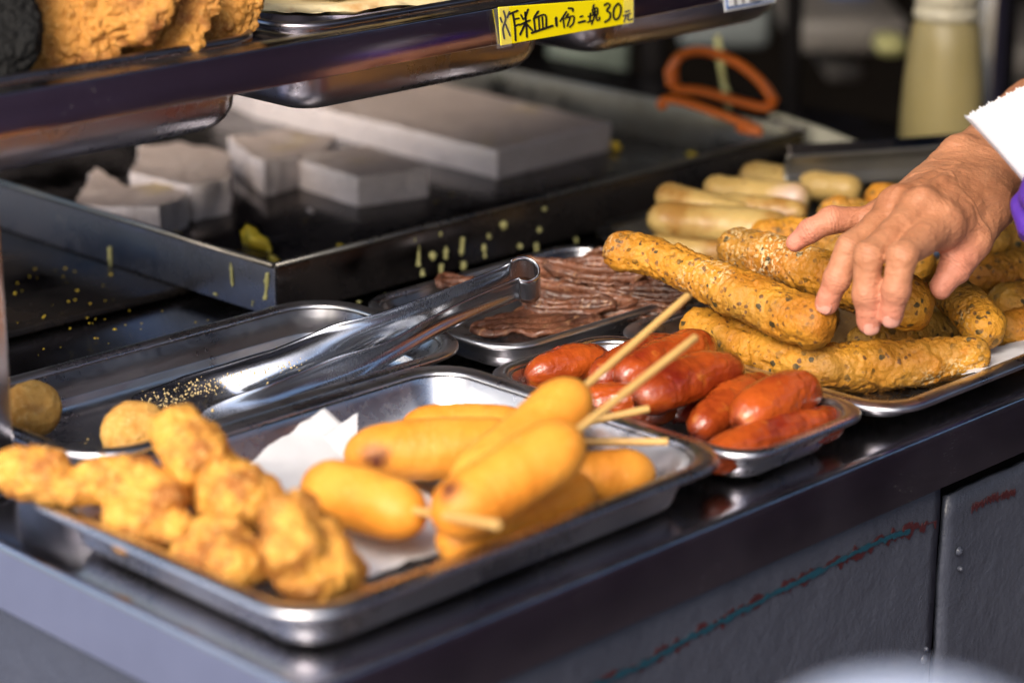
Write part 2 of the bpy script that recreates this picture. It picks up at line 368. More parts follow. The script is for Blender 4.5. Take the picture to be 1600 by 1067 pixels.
def paper(name, col=(.84, .84, .86)):
    s = NT(name); s.set(col=s.mix(s.noise(30, 3), tuple(c*.97 for c in col), col), rough=.7); s.bump(s.noise(60, 4), .15, .002)
    tr = s.n('ShaderNodeBsdfTranslucent'); tr.inputs[0].default_value = (*col, 1); mx = s.n('ShaderNodeMixShader'); mx.inputs[0].default_value = .3
    s.l(s.b.outputs[0], mx.inputs[1]); s.l(tr.outputs[0], mx.inputs[2]); s.l(mx.outputs[0], s.out.inputs[0]); return s.m
M['paper'] = paper('tissue_paper')
M['wood'] = simple('bamboo', (.66, .40, .13), .5, .15, 60, .2, 300)
def skinmat():
    s = NT('skin'); n = s.noise(22, 4); f = s.noise(420, 4, .6); v = s.voro(560)
    c = s.mix(s.ramp(n, [(.3, 0.0), (.7, 1.0)]), (.34, .135, .062), (.48, .22, .115)); c = s.mix(s.attr('pink'), c, (.62, .235, .165)); c = s.mix(s.attr('crease'), c, (.22, .075, .04))  # creases darkened in the skin colour so the wrinkles show
    c = s.mix(s.math('MULTIPLY', s.ramp(s.noise(75, 3), [(.55, 0.0), (.75, 1.0)]), .3), c, (.33, .12, .06))
    s.set(col=c, rough=.50, sss=.08, spec=.4).ssr((1, .35, .18), .003); q = s.bump(v, -.35, .0006); q = s.bump(f, .4, .0006, q); s.bump(s.noise(150, 5, .65, vec=s.coord((1, 1, 2.5))), .6, .0016, q); return s.m
M['skin'] = skinmat()
M['nail'] = simple('nail', (.60, .29, .22), .32, .05, 60)
M['glove'] = simple('purple_glove', (.085, .030, .33), .42, .12, 50, .3, 140, sss=.1)
M['yellow'] = simple('yellow_card', (.88, .74, .002), .5, .03, 25, spec=.2)
M['ink'] = simple('black_ink', (.008, .008, .008), .5, .2)
M['tape'] = NT('clear_tape').set(col=(.8, .8, .8), rough=.12, alpha=.07, coat=.2).m
M['white_card'] = simple('white_card', (.75, .78, .8), .4, .04)
M['blue_ink'] = simple('blue_ink', (.02, .12, .4), .4, .1)
M['orange'] = simple('orange_plastic', (.72, .16, .012), .32, .2, 30)
M['egg'] = simple('egg_batter', (.78, .55, .04), .4, .3, 60, .4, 300)
M['drip'] = simple('dried_batter', (.46, .44, .18), .45, .3, 80, .3, 300)
M['crumb'] = simple('crumb', (.62, .47, .22), .6, .4, 90)
M['cream'] = NT('cream_bottle'); _s = M['cream']; _s.set(col=_s.mix(_s.noise(14, 4), (.25, .205, .08), (.35, .29, .14)), rough=.35, sss=.3).ssr((1, .8, .4), .01); M['cream'] = _s.m
M['cap'] = simple('bottle_cap', (.50, .46, .34), .4, .1)
M['whiteplastic'] = simple('white_plastic', (.62, .70, .88), .35, .05)
M['dimplastic'] = simple('dim_plastic', (.16, .18, .18), .5, .3, 14)
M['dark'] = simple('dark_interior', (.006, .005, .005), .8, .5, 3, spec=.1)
M['darkwall'] = simple('near_black_wall', (.010, .008, .007), .8, .6, 4, spec=.1)  # near-black base with random variation
M['bgmetal'] = simple('dim_metal_board', (.15, .135, .12), .5, .4, 12)
M['greenish'] = simple('pale_green_box', (.09, .11, .09), .5, .5, 30)
M['bluebox'] = simple('blue_plastic', (.02, .08, .30), .4, .2)
M['ground'] = simple('asphalt', (.065, .050, .062), .75, .3, 2, .3, 60); M['pave'] = simple('pavement', (.30, .33, .45), .7, .2, 2, .3, 60)
M['reflector_wall'] = simple('maroon_reflector', (.33, .20, .27), .5, .5, 1.5)
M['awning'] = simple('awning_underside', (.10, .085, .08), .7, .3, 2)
def paintpanel():
    s = NT('grey_painted_panel'); n = s.noise(12, 4); c = s.mix(n, (.036, .042, .060), (.060, .066, .088)); v = s.ramp(s.noise(150, 3), [(.66, 0.0), (.70, 1.0)])
    s.set(col=c, rough=.36, spec=.5); q = s.bump(v, .35, .001); q = s.bump(s.noise(30, 6, .65), .6, .005, q); s.bump(s.noise(500, 3), .12, .0008, q); return s.m
M['panel'] = paintpanel()
M['turquoise'] = simple('turquoise_paint', (.006, .042, .065), .45, .4, 60, .3, 200)
M['oxblood'] = simple('dark_red_paint', (.040, .008, .010), .5, .4, 80, .3, 200)

# ================================================================== SETTING
V = [(-60, -60, -.92), (60, -60, -.92), (60, 60, -.92), (-60, 60, -.92)]
tag(mk('pavement', [(-60, -60, -.914), (-.55, -60, -.914), (-.55, 60, -.914), (-60, 60, -.914)], [(0, 1, 2, 3)], M['pave'], smooth=False), kind='structure')  # unseen bluish ground, added to brighten the left fascia's reflection
tag(mk('ground', V, [(0, 1, 2, 3)], M['ground'], smooth=False), kind='structure')
# deep stall interior behind, unseen awning shaped to block sky, added maroon wall opposite
tag(box('back_wall', (3.9, 4.0, -1.5, 6, -.92, 2.4), M['darkwall']), 'dark wall at the back of the stall', 'wall')
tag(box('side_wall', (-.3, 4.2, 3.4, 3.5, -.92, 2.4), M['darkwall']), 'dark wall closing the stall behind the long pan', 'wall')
tag(box('awning', (-.15, 4.0, -1.6, 3.4, 1.25, 1.29), M['awning']), 'unseen dark awning over the stall, extended to block the sky overhead', 'awning')  # out of view; its reach is set to shut out overhead sky
tag(box('reflector', (-.2, 9, -1.85, -1.75, -.92, 1.0), M['reflector_wall']), 'unseen dark maroon booth across the lane', 'reflector')  # added out of view to give the front metal purple reflections

# ================================================================== COUNTER
ct = empty('counter', (.56, .65, -.92), 'long stainless steel topped serving counter with grey painted panels below', 'counter')
V, F = boxVF(0, 2.6, 0, 1.9, -.002, 0)
# top sheet and folded fascia share one rounded edge
def counter_top():
    r = .0055; X1, Y1, D = 1.13, 1.30, .0375
    prof = [(0.0, -D), (0.0, -r)]+[(r-r*math.cos(a), -r+r*math.sin(a)) for a in np.linspace(0, math.pi/2, 6)[1:]]
    prof += [(.012, 0)]
    V, F = [], []
    for k, (o, z) in enumerate(prof):   # ring: (X1,o) -> corner (o,o) -> (o,Y1)
        V += [(X1, o, z), (o, o, z), (o, Y1, z)]
    V += [(X1, .012, 0)]*0
    n = len(prof)
    for k in range(n-1):
        for j in range(2):
            F.append((k*3+j, k*3+j+1, (k+1)*3+j+1, (k+1)*3+j))
    V.append((X1, Y1, 0)); b = (n-1)*3; F.append((b, b+1, b+2, len(V)-1)); 
    # underside return lip
    V += [(X1, .006, -D), (.006, .006, -D), (.006, Y1, -D)]; q = len(V)-3; F += [(q, q+1, 1, 0), (q+1, q+2, 2, 1)]
    return V, F
V, F = counter_top(); top = mk('top', V, F, M['steel_counter'], ct)
m = top.modifiers.new('s', 'SOLIDIFY'); m.thickness = .0012; m.offset = 1
top.data.polygons.foreach_set('use_smooth', [True]*len(top.data.polygons))
e = top.modifiers.new('e', 'EDGE_SPLIT'); e.split_angle = math.radians(38)
slot = .5083
def panel_mesh(name, x0, x1, y, z0, z1, seed, topwave=0):
    nx, nz = 60, 40; xs = np.linspace(x0, x1, nx); zs = np.linspace(z0, z1, nz); G = np.array([(x, y, z) for x in xs for z in zs])
    edge = np.where((G[:, 0] == x0) | (G[:, 0] == x1), 1, 0); G[:, 0] += edge*.0014*fbm(G, 60, 3, seed)
    G[:, 1] += .0009*fbm(G, 18, 3, seed)
    if topwave: G[:, 2] += np.where(G[:, 2] == z1, topwave*fbm(G, 50, 4, seed+3), 0)
    V, F = solid_sheet(G, nx, nz, .004); return recalc(mk(name, V, F, M['panel'], ct))
pan_a = panel_mesh('front_panel', .008, slot-.0042, .010, -.60, -.039, 1)
pan_b = panel_mesh('front_panel', slot+.0055, 1.12, .012, -.60, -.053, 5, .0015)
# end panel facing the street on the left
V, F = boxVF(.008, .012, .013, 1.28, -.60, -.039); mk('end_panel', V, F, M['panel'], ct, smooth=False)
V, F = boxVF(.02, 1.11, .03, 1.28, -.92, -.05); mk('carcass', V, F, M['dark'], ct, smooth=False)
for k, (px, py) in enumerate([(1499, 861), (1443, 1030), (1500, 888), (1446, 1013)]):
    p = atY(px, py, .0085); V, F, N, S = tubeVF([p+[0, .002, 0], p-[0, .0022, 0]], .0030 if k < 2 else .0016, 8, 12); mk('rivet', V, F, M['panel'], pan_a if px < 1475 else pan_b)
# exposed paint line across the panel : turquoise over a dark red fringe
def ragged_strip(name, pts, wid, mat, yoff, amp, seed, rag=.6):
    P = catmull([atY(px, py, .0076) for px, py in pts], 420); G = []
    for k, p in enumerate(P):
        wv = wid*(.8+rag*fbm(np.array([[k*.16, seed, 0]]), 1, 3, seed)[0]); wl = wid*(.8+rag*fbm(np.array([[k*.17, 9, seed]]), 1, 3, seed+4)[0])
        if k in (0, len(P)-1): wv = wl = .0001
        G += [(p[0], yoff, p[2]-max(wl, .0002)), (p[0], yoff, p[2]+max(wv, .0002))]
    V, F = solid_sheet(np.array(G), len(P), 2, .0004); return recalc(mk(name, V, F, mat, pan_a if pts[0][0] < 1475 else pan_b, smooth=False))
line = [(905, 1080), (1000, 1037), (1080, 992), (1150, 957), (1220, 920), (1300, 880), (1370, 846), (1420, 828)]
ragged_strip('red_paint_line', [(890, 1087)]+line[1:]+[(1462, 813)], .0026, M['oxblood'], .0070, 0, 3, 1.3)
ragged_strip('turquoise_paint_line', line, .0019, M['turquoise'], .0064, 0, 8, .5)
ragged_strip('red_paint_line', [(1521, 796), (1545, 784), (1568, 775), (1590, 770)], .0017, M['oxblood'], .0090, 0, 5, 1.3)

# dark griddle deck beneath the pan, slightly proud of the counter
gr = box('griddle_plate', (.01, 1.02, .528, 1.3, .002, .008), M['steel_oily'], bv=.002)
tag(gr, 'greasy black griddle plate lying beneath the big sheet metal pan', 'griddle')

# ================================================================== TRAYS
def rrect(x0, x1, y0, y1, r, n=8):
    r = max(min(r, (x1-x0)/2-1e-4, (y1-y0)/2-1e-4), .0008); P = []
    for cx, cy, a0 in ((x1-r, y1-r, 0), (x0+r, y1-r, 90), (x0+r, y0+r, 180), (x1-r, y0+r, 270)):
        for a in np.linspace(a0, a0+90, n): P.append((cx+r*math.cos(math.radians(a)), cy+r*math.sin(math.radians(a))))
    return P
def loft(x0, x1, y0, y1, r, prof, n=8, close=False):
    V, F = [], []
    for ins, z in prof:
        V += [(x, y, z) for x, y in rrect(x0+ins, x1-ins, y0+ins, y1-ins, r-ins*.6, n)]
    m = 4*n
    for k in range(len(prof)-1):
        for j in range(m): F.append((k*m+j, k*m+(j+1) % m, (k+1)*m+(j+1) % m, (k+1)*m+j))
    if close: F.append([(len(prof)-1)*m+j for j in range(m)])
    return V, F
def tray(x0, x1, y0, y1, z1, label, r=.03, depth=.028, fl=.010, taper=.008, mat=None, cat='tray', group=None, name='steel_tray', lip=.003, fil=.008):
    mat = mat or M['steel']; t = empty(name, ((x0+x1)/2, (y0+y1)/2, z1-depth-.001), label, cat, group)
    # rolled rim: curled lip outside, flat flange, soft inner edge
    pr = [(.0012, z1-.004), (0, z1-.0032), (.0002, z1-.0012), (.0016, z1), (fl*.6, z1+.0002), (fl-.001, z1-.0002), (fl+.001, z1-.0022)]
    V, F = loft(x0, x1, y0, y1, r, pr); o = recalc(mk('rim', V, F, mat, t)); m = o.modifiers.new('t', 'SOLIDIFY'); m.thickness = .0008; m.offset = -1
    b0 = fl+.001; zf = z1-depth; pr = [(b0+.0002, z1-.0021), (b0+.0008, z1-.0032), (b0+taper*.3, z1-depth*.25), (b0+taper*.65, z1-depth*.5), (b0+taper*.97, zf+fil+.0008), (b0+taper, zf+fil)]
    pr += [(b0+taper+fil*(1-math.cos(a)), zf+fil*(1-math.sin(a))) for a in np.linspace(0, math.pi/2, 6)[1:]]
    V, F = loft(x0, x1, y0, y1, r, pr, close=True); o = recalc(mk('basin', V, F, mat, t)); m = o.modifiers.new('t', 'SOLIDIFY'); m.thickness = .0008; m.offset = 0
    return t
tray(.0, .309, .001, .236, .032, 'large stainless steel tray nearest the counter corner, full of corn dogs and battered pieces', r=.034, depth=.029, fl=.011)
tray(.054, .349, .2395, .392, .031, 'narrow stainless steel tray with two round fried balls under the shiny tongs', r=.04, depth=.027, fl=.009, taper=.012, fil=.012)
tray(.313, .431, .003, .213, .027, 'stainless steel tray filled with glossy red sausages', r=.026, depth=.024, fl=.008)
tray(.354, .570, .226, .372, .027, 'stainless steel tray heaped with thin slices of brown grilled meat', r=.03, depth=.022, fl=.006)
tray(.4345, .86, -.004, .221, .024, 'stainless steel tray carrying the speckled herb bread sticks', r=.03, depth=.015, fl=.012, taper=.006, fil=.005)
tray(.60, .99, .235, .405, .022, 'dark steel plate of pale browned rolls behind the bread sticks', r=.04, depth=.013, fl=.010, taper=.006, fil=.005, mat=M['steel_grey'], cat='plate', name='steel_plate')

# big sheet metal pan
def big_pan():
    t = empty('sheet_metal_pan', (.62, .74, .009), 'large square dark sheet metal pan with blocks of grey rice cake', 'pan')
    x0, x1, y0, y1, z0, z1, th = .335, .893, .424, 1.08, .009, .0455, .002
    def slab(n, b, mat=None): return bevel(mk(n, *boxVF(*b), mat or M['steel_dark'], t), .0006, 2)
    slab('pan_floor', (x0+th, x1-th, y0+th, y1-th, z0, z0+.002))
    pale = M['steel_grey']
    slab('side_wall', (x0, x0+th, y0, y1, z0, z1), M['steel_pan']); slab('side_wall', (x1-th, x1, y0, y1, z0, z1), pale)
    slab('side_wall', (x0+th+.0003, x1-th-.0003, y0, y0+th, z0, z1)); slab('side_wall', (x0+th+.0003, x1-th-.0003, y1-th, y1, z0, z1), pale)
    for a, b in (((x0-.001, y0, z1), (x0-.001, y1, z1)), ((x0, y0-.001, z1), (x1, y0-.001, z1)), ((x1+.001, y0, z1), (x1+.001, y1, z1))):
        V, F, N, S = tubeVF([a, b], .0021, 4, 10, round_ends=False); mk('rim_wire', V, F, M['steel_grey'], t)
    # dried batter runs on the walls
    dr = [(172, 385, 172, 415, 5), (360, 410, 364, 448, 5), (418, 425, 414, 468, 6), (335, 459, 339, 462, 3), (395, 470, 394, 478, 3)]
    for a, b, c, d, wd in dr:
        P = [atX(a, b, x0-.0006), atX(c, d, x0-.0006)]; V, F, N, S = tubeVF(P, wd/2/2350, 10, 8, flat=1); V = V+N*(.0009*fbm(V, 300, 3, a))[:, None]; mk('batter_drip', V, F, M['drip'], t)
    rr = random.Random(3)
    dr = [(655, 383, 5, 32), (661, 420, 8, 12), (676, 393, 12, 14), (690, 412, 8, 18), (697, 385, 7, 20), (722, 370, 9, 30), (725, 408, 13, 14), (756, 381, 5, 22), (765, 365, 7, 8), (787, 345, 12, 14), (811, 382, 8, 6), (843, 355, 6, 9), (838, 380, 5, 18), (648, 372, 4, 5), (688, 362, 6, 8), (852, 324, 8, 6), (602, 458, 4, 3), (900, 372, 5, 7), (560, 470, 5, 4)]
    for a, b, wd, hh in dr:
        P = [atY(a, b, y0-.0004), atY(a+rr.uniform(-2, 2), b+hh, y0-.0004)]; V, F, N, S = tubeVF(P, [wd/2.6/2150, wd/2/2150], 8, 8); V = V+N*(.0013*fbm(V, 330, 3, a))[:, None]; mk('batter_drip', V, F, M['drip'], t)
    return t
big_pan()

# ================================================================== RICE CAKE
def cake_block(poly, z0, z1, label, seed, amp=.0008, sag=0, ragged=0):
    P = np.array(poly)[:, :2]; n = len(P); pts = []
    for i in range(n):
        a, b = P[i], P[(i+1) % n]; m = max(int(np.linalg.norm(b-a)/.004), 2)
        for k in range(m): pts.append(a+(b-a)*k/m)
    pts = np.array(pts); c = pts.mean(0); m = len(pts); V = []; F = []; fm = []
    levels = [z0, z0+(z1-z0)*.33, z0+(z1-z0)*.66, z1-.0012]
    for z in levels: V += [(x, y, z) for x, y in pts]
    fr = [.985, .93, .8, .6, .35, .12]
    for f in fr: V += [(*(c+(p-c)*f), z1) for p in pts]
    V.append((*c, z1)); V = np.array(V); L = len(levels)+len(fr)
    for k in range(L-1):
        for j in range(m): F.append((k*m+j, k*m+(j+1) % m, (k+1)*m+(j+1) % m, (k+1)*m+j)); fm.append(0 if k >= len(levels) else 1)
    for j in range(m): F.append(((L-1)*m+j, (L-1)*m+(j+1) % m, len(V)-1)); fm.append(0)
    F.append(list(range(m))[::-1]); fm.append(1)
    N = V-np.array([*c, (z0+z1)/2]); N[:, 2] = 0; N /= np.linalg.norm(N, axis=1)[:, None]+1e-9
    d = fbm(V, 70, 4, seed)*amp; side = np.r_[np.ones(len(levels)*m), np.zeros(len(V)-len(levels)*m)]
    V = V+N*(d*side)[:, None]; topm = (V[:, 2] > z0+.001); V[:, 2] += topm*fbm(V, 45, 3, seed+2)*amp*.8
    if sag:
        r = np.linalg.norm(V[:, :2]-c, axis=1); R = np.linalg.norm(pts-c, axis=1).max(); V[:, 2] += topm*(sag*((r/R)**2-.5))
    if ragged: V += ragged*np.stack([fbm(V*[1, 1, .15], 55, 3, seed+k) for k in range(3)], 1)*[1, 1, .35]*topm[:, None]
    o = recalc(mk('rice_cake', V, F, None, mats=[M['cake_top'], M['cake_side']], fmi=fm, smooth=True)); e = o.modifiers.new('e', 'EDGE_SPLIT'); e.split_angle = math.radians(45)
    return tag(o, label, 'rice cake')
zt = .0345
cn = at(777, 236, zt); cr = at(955, 192, zt); cl = at(395, 145, zt)
cake_block([cn, cr, cr+[.02, .33, 0], cl+[.03, .1, 0], cl], .0112, zt, 'largest flat slab of grey rice cake, filling the rear right of the pan', 1)
cake_block([at(559, 278, zt), at(668, 262, zt), at(575, 226, zt), at(457, 246, zt)], .0112, zt, 'small square block of grey rice cake beside the big slab, with clean cut sides', 2)
cake_block([at(412, 256, .038), at(505, 232, .038), at(530, 212, .038), at(455, 200, .038), at(358, 212, .038)], .0112, .037, 'grey rice cake piece with one upturned corner, just left of the clean cut block', 3, .001, .005, .002)
cake_block([at(300, 292, .038), at(357, 280, .038), at(356, 232, .038), at(278, 222, .038), at(215, 228, .038), at(206, 268, .038)], .0112, .037, 'grey rice cake piece with rough curled edges, second from the left', 4, .0012, .004, .003)
cake_block([at(245, 326, .038), at(290, 300, .038), at(280, 272, .038), at(198, 280, .038), at(148, 262, .038), at(112, 312, .038)], .0112, .036, 'leftmost grey rice cake piece, sagging with a ragged pointed corner', 5, .0012, .008, .003)

def scrap(px, py, wpx, label, seed, z=.0115, mat='egg', hpx=None, name='egg_scrap', spike=0):
    c = at(px, py, z); r = wpx/2/2200; V, F, N, S = tubeVF([c+[-r*.2, 0, r*.25], c+[r*.2, 0, r*.25]], r, 8, 18); V = V+N*(r*.7*fbm(V, 1/r*.9, 3, seed))[:, None]
    V[:, 2] = z+(V[:, 2]-z)*(.6+spike); V[:, 2] = np.maximum(V[:, 2], z-.0002); return tag(mk(name, V, F, M[mat]), label, 'food scrap')
scrap(400, 386, 60, 'largest peaked scrap of yellow egg near the pan corner', 1, spike=.5); scrap(432, 412, 30, 'small yellow egg scrap close beside the pan corner', 2, spike=.3)
scrap(532, 388, 24, 'yellow egg scrap midway along the near wall of the pan', 3); scrap(278, 368, 18, 'yellow scrap at the left wall in front of the leftmost rice cake', 4)
scrap(487, 332, 15, 'tiny pale scrap in front of the clean cut rice cake block', 6, mat='cake_side'); scrap(1085, 245, 26, 'yellow scrap at the far right end of the pan', 7); scrap(960, 232, 34, 'yellow smear at the right corner of the largest rice cake slab', 8)
# loose crumbs: uncountable
def crumbs(name, regs, mat, seed):
    rr = random.Random(seed); V = []; F = []
    ico = [(0, 0, 1), (1, 0, 0), (0, 1, 0), (-1, 0, 0), (0, -1, 0), (0, 0, -1)]; fc = [(0, 1, 2), (0, 2, 3), (0, 3, 4), (0, 4, 1), (5, 2, 1), (5, 3, 2), (5, 4, 3), (5, 1, 4)]
    for (x0, x1, y0, y1, z, n, s0, s1) in regs:
        for _ in range(n):
            p = at(rr.uniform(x0, x1), rr.uniform(y0, y1), z); s = rr.uniform(s0, s1)*rr.uniform(.5, 1); b = len(V)
            for q in ico: V.append((p[0]+q[0]*s*rr.uniform(.6, 1.4), p[1]+q[1]*s*rr.uniform(.6, 1.4), p[2]+q[2]*s*.5+s*.3))
            F += [tuple(b+i for i in f) for f in fc]
    return tag(mk(name, V, F, M[mat], smooth=False), kind='stuff')
crumbs('yellow_crumbs', [(20, 180, 420, 555, .0085, 34, .0003, .0016), (120, 330, 480, 520, .0085, 12, .0006, .0015), (270, 800, 340, 400, .0115, 14, .0005, .0014), (600, 1100, 235, 330, .0115, 16, .0006, .0016)], 'egg', 4)
crumbs('frying_crumbs', [(120, 330, 665, 700, .0045, 20, .0004, .0011), (250, 420, 600, 650, .0055, 26, .0004, .0011), (1390, 1480, 585, 600, .0105, 10, .0004, .001), (880, 1020, 590, 640, .0045, 12, .0006, .0014)], 'crumb', 6)

# ================================================================== SHELF ABOVE
sh = empty('shelf', (.5, .30, .16), 'stainless steel shelf with a flat fascia holding food pans above the counter', 'shelf')
V, F = boxVF(-.25, 1.5, .290, .2925, .2000, .2232); V[:, 1] -= np.where(V[:, 2] < .21, .0018, 0); bevel(mk('fascia', V, F, M['steel_shelf'], sh), .0008, 2)   # leans out a little at its foot
bevel(mk('top_ledge', *boxVF(-.25, 1.5, .2927, .312, .2200, .2226), M['steel_dark'], sh), .0006, 2)  # ledge steel coloured near black to stand for its dark reflection
bevel(mk('rear_rail', *boxVF(-.25, 1.5, .566, .590, .195, .2290), M['steel_shelf'], sh), .0008, 2)
for x in (.0, .251, .503, .75, .99): bevel(mk('cross_bar', *boxVF(x, x+.016, .3122, .5658, .2196, .2222), M['steel_dark'], sh), .0006, 2)
ps = box('post', (.004, .046, .295, .337, .001, .194), M['steel_counter'], bv=.002); tag(ps, 'upright square steel post at the left edge carrying the shelf', 'post')
ps2 = box('post', (1.3, 1.34, .52, .56, -.92, .194), M['steel_counter'], bv=.002); tag(ps2, 'rear right square steel post of the shelf', 'post')
for k, (a, b, lab) in enumerate([(.018, .2505, 'steel food pan at the left of the shelf with crusty fried cutlets'), (.2675, .5025, 'steel food pan in the middle of the shelf with flat pancakes'), (.520, .7495, 'steel food pan at the right of the shelf behind the yellow price card')]):
    tray(a, b, .3135,   .5645, .2262, lab, r=.030, depth=.058, fl=.004, taper=.006, name='food_pan', cat='pan', fil=.020, mat=M['steel_pot'])

# price card
cardpx = [(779, 12), (990, -3), (990, 36), (783, 72)]
pc = empty('price_card', atY(880, 30, .2868), 'bright yellow price card with black handwritten characters and 30, taped to the shelf', 'sign')
Cq = [atY(x, y, .2868) for x, y in cardpx]
V = np.array([c for c in Cq]+[c+[0, .0010, 0] for c in Cq]); F = [(0, 1, 2, 3), (7, 6, 5, 4), (0, 4, 5, 1), (1, 5, 6, 2), (2, 6, 7, 3), (3, 7, 4, 0)]
bevel(recalc(mk('card', V, F, M['yellow'], pc, smooth=False)), .0003, 1)
# clear tape ends with crinkled yellow edge
for q in ([(772, 14), (795, 10), (800, 72), (777, 77)], [(975, -4), (991, -6), (991, 37), (975, 42)]):
    A = [atY(x, y, .2862) for x, y in q]; V = np.array(A+[c+[0, .0002, 0] for c in A]); recalc(mk('tape', V, F, M['tape'], pc, smooth=False))
def strokes(lines, org, scale, Y, mat, parent, name='lettering', wd=13):
    V, F = [], []
    for ln in lines:
        wdt = wd
        if isinstance(ln[0], (int, float)): wdt = ln[0]; ln = ln[1:]
        P = [(org[0]+x/scale, org[1]+y/scale) for x, y in ln]; C2 = catmull(P, max(2, 5*(len(P)-1)+1)) if len(P) > 2 else np.array(P, float)
        r = wdt/2/scale; D = np.gradient(C2, axis=0); D /= np.linalg.norm(D, axis=1)[:, None]+1e-9; Nn = np.stack([-D[:, 1], D[:, 0]], 1); n = len(C2)
        taper = np.ones(n); poly = []
        a0 = math.atan2(D[0, 1], D[0, 0]); a1 = math.atan2(D[-1, 1], D[-1, 0])
        left = [tuple(C2[i]+Nn[i]*r*taper[i]) for i in range(n)]; right = [tuple(C2[i]-Nn[i]*r*taper[i]) for i in range(n)]
        b = len(V)
        for p in left+right: V.append(atY(p[0], p[1], Y))
        for p in left+right: V.append(atY(p[0], p[1], Y)+[0, .0004, 0])
        for i in range(n-1):
            F += [(b+i, b+i+1, b+n+i+1, b+n+i), (b+2*n+i, b+3*n+i, b+3*n+i+1, b+2*n+i+1), (b+i, b+2*n+i, b+2*n+i+1, b+i+1), (b+n+i, b+n+i+1, b+3*n+i+1, b+3*n+i)]
        for c, ang in ((C2[0], 0), (C2[-1], 0)):
            b = len(V); k = 8
            for j in range(k): V.append(atY(c[0]+r*math.cos(j*math.pi/4), c[1]+r*math.sin(j*math.pi/4), Y-.00005))
            for j in range(k): V.append(atY(c[0]+r*math.cos(j*math.pi/4), c[1]+r*math.sin(j*math.pi/4), Y+.0003))
            F += [list(range(b, b+k)), list(range(b+k, b+2*k))[::-1]]+[(b+j, b+k+j, b+k+(j+1) % k, b+(j+1) % k) for j in range(k)]
    return recalc(mk(name, V, F, mat, parent, smooth=False))
O, SCL = (740, 0), 5.333
chars = [
 [[(222, 150), (238, 188)], [(252, 95), (268, 165), (246, 240), (258, 325)], [(268, 205), (305, 300)], [(300, 100), (282, 150)], [16, (290, 125), (368, 92)], [15, (330, 120), (345, 220), (352, 340)], [(340, 165), (378, 155)], [(345, 222), (380, 205)]],
 [[(395, 125), (415, 165)], [15, (455, 82), (428, 160)], [15, (385, 212), (470, 172)], [15, (430, 105), (440, 200), (446, 312)], [16, (430, 205), (388, 292)], [16, (446, 205), (490, 255)]],
 [[16, (540, 98), (508, 145)], [15, (503, 152), (515, 262)], [15, (508, 155), (598, 128), (608, 232)], [(545, 150), (550, 248)], [(574, 145), (580, 240)], [19, (485, 278), (660, 218)]],
 [[20, (688, 150), (693, 218)]],
 [[(775, 100), (722, 182)], [(748, 145), (756, 232)], [(790, 118), (765, 160)], [16, (790, 72), (826, 74), (828, 96)], [(778, 150), (835, 138), (832, 195), (802, 230)], [(805, 152), (782, 222)]],
 [[14, (888, 145), (910, 136)], [17, (875, 192), (930, 178)]],
 [[(975, 112), (970, 180)], [(955, 142), (992, 130)], [(950, 190), (1000, 170)], [(1005, 42), (995, 72)], [(990, 82), (1030, 70), (1034, 120), (1000, 130)], [(990, 82), (1000, 130)], [9, (998, 105), (1030, 98)], [12, (1010, 72), (1014, 130)], [(1010, 132), (985, 205)], [(1026, 128), (1028, 172), (1052, 165), (1048, 145)]],
 [[16, (1090, 48), (1118, 32), (1138, 50), (1112, 92), (1138, 112), (1136, 158), (1095, 188)]],
 [[16, (1200, 38), (1174, 70), (1166, 120), (1178, 165), (1206, 155), (1226, 110), (1228, 60), (1210, 34), (1198, 38)]],
 [[11, (1265, 102), (1300, 90)], [11, (1246, 136), (1310, 115)], [11, (1275, 130), (1255, 186)], [11, (1292, 125), (1290, 172), (1325, 160)]]]
for ch in chars: strokes(ch, O, SCL, .2864, M['ink'], pc)
# second, mostly cropped card
wc = empty('price_card', atY(1170, 0, .2868), 'white card with a blue border, mostly cut off by the top of the photo', 'sign')
def card(q, Y, mat, name):
    A = [atY(x, y, Y) for x, y in q]; V = np.array(A+[c+[0, .0005, 0] for c in A]); return recalc(mk(name, V, F6, mat, wc, smooth=False))
F6 = [(0, 1, 2, 3), (7, 6, 5, 4), (0, 4, 5, 1), (1, 5, 6, 2), (2, 6, 7, 3), (3, 7, 4, 0)]
card([(1128, -30), (1212, -42), (1212, 4), (1133, 19)], .2868, M['white_card'], 'card'); card([(1132, -30), (1209, -41), (1209, 2), (1136, 15)], .2860, M['blue_ink'], 'border'); card([(1135, -30), (1206, -40), (1206, 0), (1139, 11)], .2855, M['white_card'], 'panel')
strokes([[(1148, -10), (1150, 8)], [(1160, -12), (1162, 5)], [(1150, -2), (1160, -4)], [(1170, -12), (1174, 3)], [(1182, -14), (1178, 2), (1190, 0)], [(1196, -14), (1198, -2)]], (0, 0), 1, .2851, M['ink'], wc, wd=2.5)

